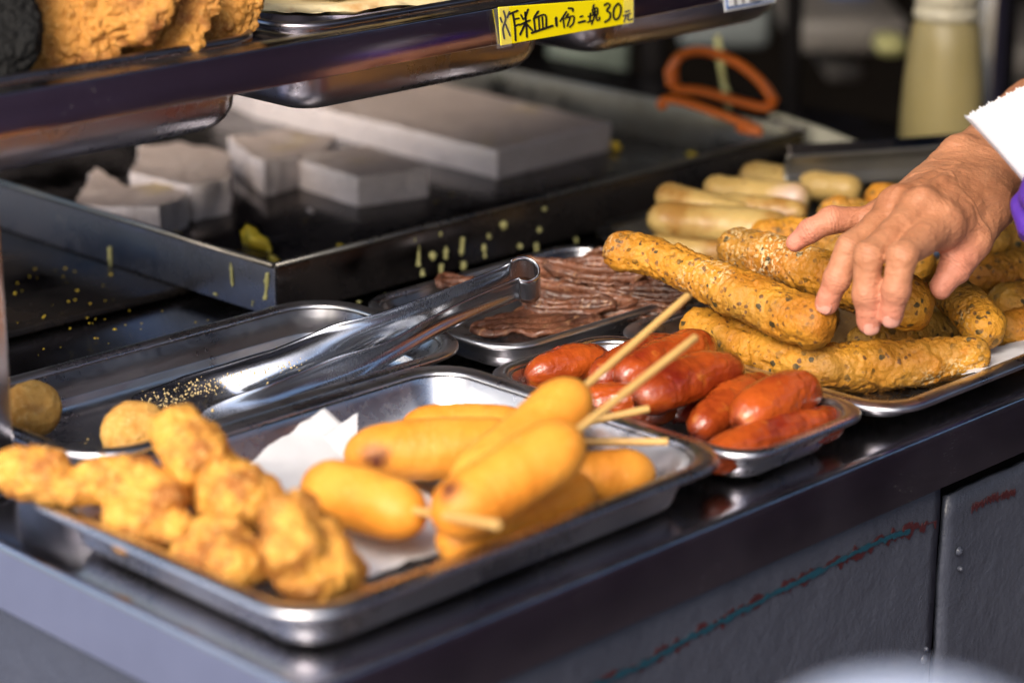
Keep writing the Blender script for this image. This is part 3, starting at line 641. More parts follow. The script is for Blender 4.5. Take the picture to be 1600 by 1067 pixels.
# fried cutlets : crusty slabs leaning like shingles
def cutlet(c, n, up, ru, rv, th, mat, label, seed, name='fried_cutlet', amp=.0045, cat='fried food'):
    n = np.array(n, float); n /= np.linalg.norm(n); up = np.array(up, float); up -= n*(up@n); up /= np.linalg.norm(up); rt = np.cross(up, n)
    nu, nv = 60, 230; th_ = np.linspace(0, 2*math.pi, nv, endpoint=False); V = []; Nn = []
    ang = 1+.13*np.sin(2*th_+seed)+.08*np.sin(3*th_+seed*2.1)+.05*np.sin(5*th_+seed)+.03*np.sin(11*th_+seed)
    for s in (1, -1):
        for i in range(nu):
            f = math.sin(math.pi/2*(i/(nu-1))) if s > 0 else math.sin(math.pi/2*(1-i/(nu-1))); f = max(f, .004); e = math.sqrt(max(0, 1-f**4))
            V.append(c+(np.cos(th_)*ru*f*ang)[:, None]*rt+(np.sin(th_)*rv*f*ang)[:, None]*up+n*s*th*e)
            q = n*s*e+(np.cos(th_)*f**3)[:, None]*rt+(np.sin(th_)*f**3)[:, None]*up; Nn.append(q/np.linalg.norm(q, axis=1)[:, None])
    V = np.vstack(V); N = np.vstack(Nn)
    d = fbm(V, 42, 3, seed)*1.0+np.abs(fbm(V, 120, 4, seed+9, .55))*.8-.4+.16*fbm(V, 500, 2, seed+19); V = V+N*(amp*d)[:, None]+n*(.004*fbm(V, 24, 2, seed+5))[:, None]
    nr = 2*nu; F = [(i*nv+j, i*nv+(j+1) % nv, (i+1)*nv+(j+1) % nv, (i+1)*nv+j) for i in range(nr-1) for j in range(nv)]
    return tag(recalc(mk(name, V, F, mat)), label, cat)
cutlet(pd(112, -8, 1.385), (-.75, -.75, .6), (.1, .1, 1), .050, .052, .008, M['cutlet'], 'golden crusty fried cutlet, leftmost of the three on the shelf', 1)
cutlet(pd(222, -28, 1.41), (-.75, -.7, .6), (.25, 0, 1), .043, .054, .008, M['cutlet'], 'golden crusty fried cutlet, middle one of the three on the shelf', 2)
cutlet(pd(318, -32, 1.44), (-.7, -.8, .6), (.2, 0, 1), .037, .050, .008, M['cutlet'], 'golden crusty fried cutlet, rightmost of the three beside the pancakes', 3)
cutlet(pd(2, 10, 1.35), (-.7, -.8, .5), (.0, 0, 1), .023, .045, .012, M['black_crust'], 'black crusted slab at the far left of the shelf', 4, name='black_crusted_slab', amp=.003)
# flat pancakes
def pancake_(c, r, z, label, seed):
    nu, nv = 24, 90; V = []; th_ = np.linspace(0, 2*math.pi, nv, endpoint=False)
    for s in (1, -1):
        for i in range(nu):
            f = 1-i/(nu-1) if s < 0 else i/(nu-1); rr_ = r*max(f, .002)*(1+.03*np.sin(5*th_+seed)+.02*np.sin(11*th_)); e = .0032*math.sqrt(max(0, 1-max(0, (f-.93)/.07)**2))
            P = np.stack([c[0]+rr_*np.cos(th_), c[1]+rr_*np.sin(th_), np.full(nv, z)], 1); P[:, 2] += .0035*fbm(P, 20, 3, seed)+s*e+s*.0008*fbm(P, 90, 3, seed+s); V.append(P)
    V = np.vstack(V); n = 2*nu; F = [(i*nv+j, i*nv+(j+1) % nv, (i+1)*nv+(j+1) % nv, (i+1)*nv+j) for i in range(n-1) for j in range(nv)]
    return tag(recalc(mk('flat_pancake', V, F, M['pancake'])), label, 'pancake')
pcz = .2250
for k, (cx, cy, dz, lab) in enumerate([(.385, .440, 0, 'lowest browned flat pancake of the shelf stack'), (.393, .445, .0085, 'second flat pancake from the bottom, flecked with green onion'), (.380, .452, .0165, 'third flat pancake from the bottom of the shelf stack'), (.39, .455, .0245, 'topmost flat pancake of the shelf stack')]):
    pancake_((cx, cy-.014), .102-k*.003, pcz+dz, lab, k*3+1)

# ================================================================== CORN DOGS
def corndog(a, b, r, label, stick=None, spot=None, seed=0, bulge=1.0):
    P0, P1 = at(*a), at(*b); ax = (P1-P0)/np.linalg.norm(P1-P0); mid = (P0+P1)/2+np.array([0, 0, .001])
    V, F, N, S = tubeVF([P0-ax*r*.95, mid, P1+ax*r*.95], [r*.93, r, r*1.02, r*1.0, r*.92], 46, 36, cap=1.35, endpow=2.1); V = V+N*(.0009*fbm(V, 30, 2, seed)+.0003*fbm(V, 260, 3, seed))[:, None]
    t = empty('corn_dog', (mid[0], mid[1], min(P0[2], P1[2])-r), label, 'corn dog', 'corn dogs in the front tray'); o = mk('batter', V, F, M['batter'], t)
    sp = np.zeros(len(V))
    if spot is not None:
        rr0 = ray(spot[0], spot[1]); rr0 /= np.linalg.norm(rr0); rel = V-CAM; tt = rel@rr0; dr = np.linalg.norm(rel-tt[:, None]*rr0, axis=1); cand = np.argsort(dr)[:40]; q = V[cand[np.argmin(tt[cand])]]; dd = np.linalg.norm(V-q, axis=1)+.0015*fbm(V, 300, 3, 5); sp = np.clip(1.25-dd/spot[3], 0, 1)
    attr(o, 'spot', sp)
    if stick:
        A, B = at(*stick[0]), at(*stick[1]); d = (B-A)/np.linalg.norm(B-A); V, F, N, S = tubeVF([A-d*.02, B], .0022, 12, 12, cap=.3); mk('stick', V, F, M['wood'], t)
    return t
corndog((665, 674, .024), (800, 678, .024), .0150, 'corn dog farthest back in the tray, mostly hidden behind the others', ((915, 660, .036), (1015, 638, .042)), seed=4)
corndog((582, 710, .030), (780, 700, .030), .0165, 'corn dog lying level in mid tray with a dark burnt mark on its left end', ((900, 690, .03), (1045, 690, .034)), (568, 724, .022, .0085), seed=3)
corndog((745, 750, .040), (885, 634, .064), .0160, 'corn dog leaning behind the topmost one, stick pointing furthest up to the right', ((905, 612, .068), (1075, 462, .094)), None, seed=2)
corndog((722, 795, .048), (868, 705, .066), .0172, 'topmost corn dog, leaning towards the viewer with a dark streak at its lower end', ((908, 668, .068), (1087, 527, .088)), (700, 752, .055, .0065), seed=1)
corndog((514, 768, .034), (622, 800, .034), .0168, 'shorter corn dog at the left beside the white napkin, stick pointing right', ((662, 800, .042), (778, 820, .066)), None, seed=5)
corndog((725, 842, .022), (890, 778, .022), .0160, 'corn dog lying along the near rim beneath the topmost one', None, None, seed=6)
corndog((900, 752, .019), (985, 742, .019), .0150, 'corn dog at the right corner of the tray, half hidden by the near rim', None, None, seed=7)

# ================================================================== BATTERED PIECES
def blob(name, prims, k, mat, label, cat, h=.0016, amp=.0017, freq=80, seed=0, group=None, amp2=.0010):
    A = np.array([p[0] for p in prims]+[p[1] for p in prims]); R = max(max(p[2], p[3]) for p in prims)+.008
    g = vol(A.min(0)-R, A.max(0)+R, h); D = None
    for a, b, ra, rb in prims:
        d = rcone(g, a, b, ra, rb); D = d if D is None else smin(D, d, k)
    V, F = surface_nets(D, g[0, 0, 0], h); V = lap(V, F, 2); N = vnormals(V, F); V = V+N*(amp*fbm(V, freq, 3, seed)+amp2*fbm(V, freq*4, 3, seed+3))[:, None]
    return tag(recalc(mk(name, V, F, mat)), label, cat, group)
def PZ(px, py, z): return at(px, py, z)
fg = 'battered fried pieces in the front tray'
blob('fried_piece', [(PZ(32, 738, .044), PZ(75, 745, .044), .0135, .0135), (PZ(75, 748, .043), PZ(118, 770, .040), .0115, .0070), (PZ(118, 768, .040), PZ(170, 752, .043), .0070, .0125), (PZ(165, 752, .043), PZ(225, 765, .042), .0125, .0140), (PZ(60, 722, .050), PZ(85, 728, .050), .0085, .0085), (PZ(140, 738, .048), PZ(195, 735, .048), .0075, .0085), (PZ(225, 748, .046), PZ(262, 782, .040), .010, .0115)], .0035, M['fried'], 'battered fried piece sticking out furthest left over the tray rim', 'fried food', seed=1, group=fg)
blob('fried_piece', [(PZ(198, 812, .030), PZ(245, 818, .030), .0125, .0125), (PZ(188, 796, .034), PZ(200, 806, .032), .0085, .0085), (PZ(240, 800, .034), PZ(275, 828, .028), .0100, .0105), (PZ(205, 838, .022), PZ(240, 842, .022), .009, .009)], .003, M['fried'], 'small lumpy battered piece just below the left one, at the tray rim', 'fried food', seed=2, group=fg)
blob('fried_piece', [(PZ(283, 682, .062), PZ(305, 715, .056), .0150, .0155), (PZ(255, 668, .064), PZ(275, 680, .062), .0090, .0110), (PZ(318, 688, .062), PZ(328, 712, .058), .0095, .0105), (PZ(318, 725, .050), PZ(372, 775, .040), .0125, .0155), (PZ(372, 775, .040), PZ(425, 800, .032), .0155, .0125), (PZ(300, 745, .042), PZ(330, 785, .034), .0100, .0110), (PZ(385, 750, .046), PZ(420, 775, .040), .0075, .0085)], .0035, M['fried'], 'tallest battered fried piece, its head rising in the centre of the heap', 'fried food', seed=3, group=fg)
blob('fried_piece', [(PZ(325, 838, .034), PZ(360, 842, .034), .0110, .0110), (PZ(300, 862, .028), PZ(315, 878, .026), .0100, .0100), (PZ(358, 876, .030), PZ(366, 884, .028), .0130, .0130), (PZ(388, 858, .030), PZ(398, 880, .026), .0095, .0100), (PZ(330, 868, .022), PZ(370, 880, .022), .0100, .0110)], .0022, M['fried'], 'round knobbly battered piece by the near rim with a dark hollow', 'fried food', seed=4, group=fg)
blob('fried_piece', [(PZ(450, 812, .050), PZ(460, 850, .042), .0135, .0155), (PZ(462, 855, .038), PZ(485, 898, .024), .0165, .0175), (PZ(505, 838, .040), PZ(520, 885, .028), .0110, .0140), (PZ(440, 800, .055), PZ(470, 800, .053), .0075, .0085), (PZ(525, 868, .030), PZ(545, 898, .022), .0085, .0095)], .0032, M['fried'], 'blocky upright battered piece nearest the tray corner', 'fried food', seed=5, group=fg)

# two balls
for px, py, z, r, sd_, lab in ((50, 640, .0245, .0165, 3, 'round golden fried ball half hidden by the steel post'), (212, 678, .0235, .0185, 8, 'round golden fried ball just behind the battered pieces')):
    c = at(px, py, z); blob('fried_ball', [(c-[.001, 0, 0], c+[.001, 0, 0], r, r)], .002, M['ball'], lab, 'fried food', seed=sd_, amp=.0006, freq=60, amp2=.0004, group='round fried balls in the narrow tray')

# napkins
def napkin(quads, label, seed, name='paper_napkin', th=.0003, amp=.0012, parent=None):
    t = empty(name, at(*quads[0][3]), label, 'napkin')
    for q, c4 in enumerate(quads):
        A, B, C_, D_ = [at(*p) for p in c4]; n = 26; G = []
        for i in range(n):
            for j in range(n):
                u, v = i/(n-1), j/(n-1); G.append((A*(1-u)+B*u)*(1-v)+(D_*(1-u)+C_*u)*v)
        G = np.array(G); G[:, 2] += amp*fbm(G, 55, 3, seed+q); ed = np.array([(i in (0, n-1)) or (j in (0, n-1)) for i in range(n) for j in range(n)]); G[ed] += (RNG.random((ed.sum(), 3))-.5)*[.0012, .0012, .0003]
        V, F = solid_sheet(G, n, n, th); recalc(mk('paper_layer', V, F, M['paper'], t))
    return t
napkin([[(340, 740, .010), (508, 636, .030), (610, 730, .008), (470, 850, .006)], [(450, 720, .012), (559, 643, .030), (560, 740, .0085), (500, 790, .0075)], [(470, 800, .0055), (640, 740, .0055), (740, 845, .0055), (560, 905, .0055)]], 'white paper napkin lining the front tray under the corn dogs, its torn corners sticking up', 3)
napkin([[(1503, 586, .024), (1545, 545, .018), (1680, 500, .016), (1650, 560, .022)]], 'white tissue poking out at the right rim of the bread tray', 8, name='paper_tissue')

# ================================================================== SAUSAGES
def sausage(a, b, r, label, seed, bend=.004, c=None):
    P0, P1 = at(*a), at(*b); ax = (P1-P0)/np.linalg.norm(P1-P0); mid = (P0+P1)/2+np.array([0, 0, bend])
    V, F, N, S = tubeVF([P0-ax*r*.9, mid, P1+ax*r*.9], [r*.84, r, r*1.04, r, r*.82], 90, 60, cap=1.4); lg = V@ax; gq = np.stack([(V-P0)@np.cross(ax, [0, 0, 1.])*260, V[:, 2]*260, lg*45], 1); V = V+N*(.0009*fbm(V, 60, 3, seed)-.0006*np.exp(-(fbm(gq, 1, 2, seed)/.12)**2)+.00015*fbm(V, 400, 2, seed))[:, None]
    o = tag(mk('sausage', V, F, M['sausage']), label, 'sausage', 'red sausages in the steel tray'); attr(o, 'spot', np.clip(1-np.minimum(S, 1-S)/.025, 0, 1)*.8); return o
sausage((1122, 716, .016), (1295, 664, .014), .0118, 'sausage lying lowest along the near rim of its tray', 7)
sausage((1100, 668, .018), (1188, 612, .022), .0120, 'sausage tucked behind the bright front one', 2)
sausage((1172, 654, .028), (1254, 616, .030), .0140, 'bright smooth red sausage at the right end of the tray', 1)
sausage((1018, 622, .032), (1135, 582, .034), .0132, 'thick glossy sausage in the middle of the heap', 3)
sausage((905, 640, .016), (1030, 640, .016), .012, 'sausage at the bottom of the tray behind the corn dog sticks', 8)
sausage((985, 590, .030), (1095, 548, .032), .0128, 'sausage second from the back of the heap, under the upper stick', 4)
sausage((945, 592, .026), (1040, 552, .028), .0125, 'sausage with a rounded shiny end between the two raised sticks', 5)
sausage((845, 588, .020), (935, 572, .020), .0118, 'dull flat sausage at the left end of its tray', 6)
sausage((1060, 640, .014), (1150, 600, .016), .011, 'sausage wedged low between the thick glossy one and its neighbour', 9)

# ================================================================== GRILLED MEAT
def meat(px, py, z, L, W, ang, label, seed, amp=.004, th=.0017, tilt=0, waves=3):
    c = at(px, py, z); nu, nv = 60, 26; G = []; a = math.radians(ang); U_ = np.array([math.cos(a), math.sin(a), 0]); W_ = np.array([-math.sin(a)*math.cos(tilt), math.cos(a)*math.cos(tilt), math.sin(tilt)]); Nn = np.cross(U_, W_)
    for i in range(nu):
        u = i/(nu-1)*2-1; wv = (1-abs(u)**3.0)**.5*(1+.18*math.sin(5*u+seed)) if abs(u) < 1 else .02
        for j in range(nv):
            v = j/(nv-1)*2-1; G.append(c+U_*u*L/2+W_*(v*W/2*max(wv, .04)+.004*math.sin(3*u+seed))+Nn*(.75*amp*math.sin(waves*v*2+1.5*math.sin(2.3*u+seed)+seed)+.0011*math.sin(17*v+4*math.sin(3*u+seed))))
    G = np.array(G); G = G+Nn*(.35*amp*fbm(G, 60, 4, seed))[:, None]; V, F = solid_sheet(G, nu, nv, th); N = None
    V = V+.0006*np.stack([fbm(V, 220, 3, seed+k) for k in range(3)], 1)
    return tag(recalc(mk('meat_slice', V, F, M['meat'])), label, 'grilled meat', 'grilled meat slices')
meat(838, 505, .022, .085, .048, -32, 'broad flat meat slice nearest the viewer, sprinkled with yellow crumbs', 1, .0016, .0035)
meat(955, 484, .022, .070, .024, -55, 'narrow meat slice at the near right side of the heap', 2, .003, .0025, .3)
meat(905, 462, .027, .080, .026, -60, 'curled meat slice in the centre of the heap', 3, .004, .0025, .4)
meat(975, 452, .032, .085, .018, -66, 'rippled meat slice running down under the bread stick', 4, .003, .0025, .5)
meat(925, 440, .034, .090, .020, -58, 'long folded meat slice across the middle of the heap', 5, .0035, .0025, .6)
meat(895, 416, .036, .080, .020, -55, 'meat slice highest at the back, behind the tongs ring', 6, .003, .0025, .6)
meat(985, 432, .036, .075, .016, -62, 'short meat slice close beside the longest bread stick', 7, .003, .0025, .5)
meat(860, 440, .026, .060, .030, -40, 'meat slice showing through behind the tongs ring', 8, .003, .0025, .3)
meat(712, 440, .028, .026, .018, -20, 'small lone scrap of meat above the tongs arm', 9, .002, .003)
meat(1000, 470, .026, .060, .018, -70, 'little meat slice at the far right rim of its tray', 10, .003, .0025, .3)
meat(930, 425, .041, .070, .014, -60, 'thin ridge shaped meat strip on top of the heap', 11, .003, .0025, .5)
meat(890, 480, .025, .060, .020, -52, 'meat strip between the broad flat slice and the heap', 12, .003, .0025, .4)

# ================================================================== TONGS
def strip(cs, ws, widths, depth, n=90, m=17, th=.0009, roundtip=False):
    """channel section strip: centre line, width directions, widths, channel depth (towards -normal at the edges)"""
    C_ = catmull(cs, n); W_ = catmull(ws, n); W_ /= np.linalg.norm(W_, axis=1)[:, None]; wd = np.interp(np.linspace(0, 1, n), np.linspace(0, 1, len(widths)), widths); dp = np.interp(np.linspace(0, 1, n), np.linspace(0, 1, len(depth)), depth)
    D = np.gradient(C_, axis=0); D /= np.linalg.norm(D, axis=1)[:, None]; N = np.cross(D, W_); N /= np.linalg.norm(N, axis=1)[:, None]; G = []
    L = np.r_[0, np.cumsum(np.linalg.norm(np.diff(C_, axis=0), axis=1))]
    for i in range(n):
        f = 1.0
        if roundtip:
            e = (L[-1]-L[i])/(wd[i]*.5); f = math.sqrt(max(0, 1-max(0, 1-e)**2.2)) if e < 1 else 1; f = max(f, .03)
        for j in range(m):
            v = j/(m-1)*2-1; prof = 1-min(1, abs(v)/.78)**3 if abs(v) < .78 else 0   # raised middle with flat side flanges
            G.append(C_[i]+W_[i]*v*wd[i]/2*f+N[i]*dp[i]*prof)
    return solid_sheet(np.array(G), n, m, th)
tg = empty('serving_tongs', at(600, 540, .03), 'shiny steel tongs with a ring spring lying across the narrow tray, crumbs on the tip', 'tongs')
up = np.array([0, 0, 1.]); 
rc = at(820, 437, .060); rr_ = .0096; hw = .0120; upT = up-np.array([s_, s_, 0])*.78; upT /= np.linalg.norm(upT)
ringdir = (at(600, 500, .045)-rc); ringdir[2] = 0; ringdir /= np.linalg.norm(ringdir); side = np.cross(upT, ringdir); side /= np.linalg.norm(side)   # arms leave along ringdir
def ring_pt(a): return rc+rr_*(math.cos(a)*ringdir+math.sin(a)*side)
angs = np.linspace(math.radians(52), math.radians(308), 60); tiltv = upT+ringdir*.04
G = []
for a in angs:
    for v in np.linspace(-1, 1, 7): G.append(ring_pt(a)+v*hw*tiltv/np.linalg.norm(tiltv))
V, F = solid_sheet(np.array(G), 60, 7, .0010); recalc(mk('spring_ring', V, F, M['steel_tongs'], tg))
A0, B0 = ring_pt(math.radians(308)), ring_pt(math.radians(52))
far0, near0 = (A0, B0) if (A0@FW) > (B0@FW) else (B0, A0)
nrm = up
farC = [far0, at(775, 440, .057), at(600, 508, .042), at(480, 556, .030), at(400, 585, .022), at(340, 603, .0165), at(285, 622, .0125), at(222, 640, .012)]
wv = [upT, upT, upT*.9+np.array([.0, .1, 0]), up*.75+np.array([.1, .45, 0]), up*.5+np.array([-.1, .6, 0]), up*.3+np.array([-.3, .75, 0]), up*.22+np.array([-.35, .8, 0]), up*.2+np.array([-.35, .8, 0])]
V, F = strip(farC, wv, [.025, .0255, .025, .024, .023, .029, .037, .037, .033], [0, -.004, -.005, -.005, -.004, -.002, -.001, 0], roundtip=True); recalc(mk('arm', V, F, M['steel_tongs'], tg))
nearC = [near0, at(800, 455, .055), at(700, 499, .047), at(605, 551, .037), at(500, 595, .028), at(425, 626, .022), at(370, 650, .016), at(325, 668, .012)]
wn = [upT, upT, upT+np.array([0, .05, 0]), upT+np.array([0, .1, 0]), up*.8+np.array([0, .3, 0]), up*.7+np.array([0, .4, 0]), up*.5+np.array([-.2, .6, 0]), up*.4+np.array([-.3, .7, 0])]
V, F = strip(nearC, wn, [.025, .023, .021, .021, .020, .020, .026, .028], [0, .003, .005, .005, .004, .003, .001, 0], roundtip=True); recalc(mk('arm', V, F, M['steel_tongs'], tg))
# crumbs stuck on the tongs tip
def tong_crumbs():
    rr = random.Random(5); V = []; F = []; fc = [(0, 1, 2), (0, 2, 3), (0, 3, 4), (0, 4, 1), (5, 2, 1), (5, 3, 2), (5, 4, 3), (5, 1, 4)]
    for _ in range(420):
        t = rr.random()**1.3; px = 225+t*250+rr.uniform(-10, 10); py = 637-t*82+rr.gauss(0, 11); z = .0150+t*.016; s = rr.uniform(.0002, .0009)*(1.5 if rr.random() < .06 else 1)
        p = at(px, py, z); b = len(V)
        for q in [(0, 0, 1), (1, 0, 0), (0, 1, 0), (-1, 0, 0), (0, -1, 0), (0, 0, -1)]: V.append(tuple(p[k]+q[k]*s*rr.uniform(.6, 1.3) for k in range(3)))
        F += [tuple(b+i for i in f) for f in fc]
    o = mk('stuck_crumbs', V, F, M['crumb'], tg, smooth=False); o['kind'] = 'stuff'
tong_crumbs()

# ================================================================== HERB BREAD STICKS
def bread(pts, rad, label, seed, amp=.0020, flat=.92):
    P = [at(*p) for p in pts]; V, F, N, S = tubeVF(P, rad, 170, 80, cap=1.05, flat=flat, endpow=2.3)
    tw = np.stack([V[:, 0]*1.0, V[:, 1], V[:, 2]], 1); ridges = .0008*np.sin(9*np.arctan2((V[:, 2]-V[:, 2].mean()), (V[:, 1]-V[:, 1].mean()))+S*9+3*fbm(V, 25, 2, seed))
    gv = fbm(V, 34, 2, seed+11); gw = fbm(V, 75, 2, seed+13); V = V+N*(amp*fbm(V, 30, 3, seed)+.0008*fbm(V, 110, 4, seed+2, .6)+.0005*fbm(V, 420, 3, seed+6)-.0016*np.exp(-(gv/.07)**2)-.0008*np.exp(-(gw/.08)**2))[:, None]
    return tag(mk('bread_stick', V, F, M['bread']), label, 'bread stick', 'speckled herb bread sticks')
bread([(945, 388, .074), (1030, 405, .072), (1110, 440, .066), (1200, 478, .060), (1295, 520, .054)], [.0155, .0125, .0145, .0155, .0160, .0160], 'long speckled bread stick lying on top, its far end over the meat', 1)
bread([(1130, 380, .066), (1200, 402, .066), (1300, 432, .064), (1380, 462, .060), (1452, 488, .056)], [.0145, .0165, .0165, .0165, .0175, .0180], 'speckled bread stick held beneath the fingers of the hand', 2)
bread([(1068, 506, .030), (1150, 530, .029), (1250, 570, .026), (1360, 572, .024), (1460, 562, .026), (1548, 552, .030)], [.0130, .0150, .0150, .0155, .0160, .0135], 'lowest speckled bread stick along the near rim of the tray', 3)
bread([(1330, 540, .020), (1400, 525, .020), (1500, 500, .020)], [.014, .014, .014], 'shaded speckled bread stick deep below the fingertips', 4)
bread([(1470, 440, .046), (1510, 480, .042), (1552, 530, .032)], [.0130, .0135, .0125], 'short crooked bread stick just right of the thumb', 5)
bread([(1500, 432, .036), (1580, 425, .038), (1700, 405, .036)], [.0145, .0150, .015], 'bread stick running off the right edge at thumb height', 6)
bread([(1500, 392, .044), (1590, 378, .048), (1700, 350, .046)], [.0135, .0150, .015], 'highest of the bread sticks at the right edge, under the purple glove', 7)
bread([(1545, 482, .026), (1620, 470, .028), (1720, 450, .026)], [.0145, .0150, .015], 'lower bread stick at the right edge, above the white tissue', 8)
bread([(1555, 522, .018), (1640, 505, .020), (1720, 490, .02)], [.0130, .0150, .015], 'lowest bread stick at the right edge beside the tissue', 9)
bread([(1277, 332, .052), (1340, 345, .046), (1430, 360, .040)], [.0155, .0155, .015], 'greyish end of a bread stick pointing at the viewer left of the wrist', 10)
bread([(1352, 305, .060), (1420, 325, .050), (1500, 345, .046)], [.0160, .0155, .015], 'round orange end of a bread stick right behind the knuckles', 11)
bread([(1170, 372, .044), (1240, 372, .044), (1340, 385, .044)], [.0125, .0140, .014], 'bread stick peeking out between the pale rolls and the raised little finger', 12)
bread([(1290, 392, .044), (1370, 405, .044), (1460, 420, .044)], [.0135, .0140, .014], 'bread stick seen under the raised little finger', 13)

bread([(1400, 342, .030), (1500, 330, .032), (1620, 318, .032)], [.0140, .0150, .015], 'bread stick lying at the back of the pile behind the wrist', 14)
bread([(1490, 455, .020), (1580, 450, .022), (1700, 430, .022)], [.0140, .0150, .015], 'dim bread stick filling the gap right of the short crooked one', 15)
bread([(1330, 470, .026), (1400, 450, .028), (1500, 425, .030)], [.0130, .0140, .014], 'bread stick hidden in the shade under the palm', 16)
bread([(1120, 440, .028), (1200, 470, .026), (1300, 505, .024)], [.0130, .0140, .014], 'bread stick in the dark gap between the two longest ones', 17)
# pale rolls
def roll(pts, rad, label, seed, wpt=None, flat=.85):
    P = [at(*p) for p in pts]; V, F, N, S = tubeVF(P, np.array(rad)*1.15, 60, 34, cap=1.0, flat=flat, endpow=2.2); V = V+N*(.0011*fbm(V, 35, 3, seed)+.0003*fbm(V, 300, 2, seed))[:, None]
    o = tag(mk('pale_roll', V, F, M['roll']), label, 'roll', 'pale browned rolls'); sp = np.zeros(len(V))
    if wpt: sp = np.clip(1.6-np.linalg.norm(V-at(*wpt), axis=1)/.016, 0, 1)*.7
    attr(o, 'spot', sp); return o
roll([(1012, 340, .034), (1110, 350, .034), (1235, 362, .034)], [.0130, .0145, .0150], 'plump pale roll with brown dots, nearest of the rolls', 1, (1190, 350, .048))
roll([(1030, 302, .046), (1090, 318, .044), (1170, 340, .036)], [.0110, .0110, .009], 'pale roll lying askew with a dark scorched tip, at the left of the pile', 2)
roll([(1100, 292, .044), (1170, 300, .044), (1265, 314, .044)], [.0105, .0110, .0115], 'pale straight roll in the middle of the pile with a whitish right end', 3, (1225, 306, .052))
roll([(1160, 272, .036), (1240, 286, .036), (1345, 300, .036)], [.0115, .0115, .011], 'farthest pale roll, partly under the dark tongs', 4)
roll([(1120, 322, .040), (1180, 326, .040), (1262, 334, .040)], [.0100, .0110, .010], 'narrow pale roll squeezed between the two nearest ones', 5)
roll([(1010, 384, .014), (1090, 392, .014), (1180, 402, .014)], [.0110, .0120, .012], 'pale roll at the bottom, only its lower edge showing above the bread sticks', 6)

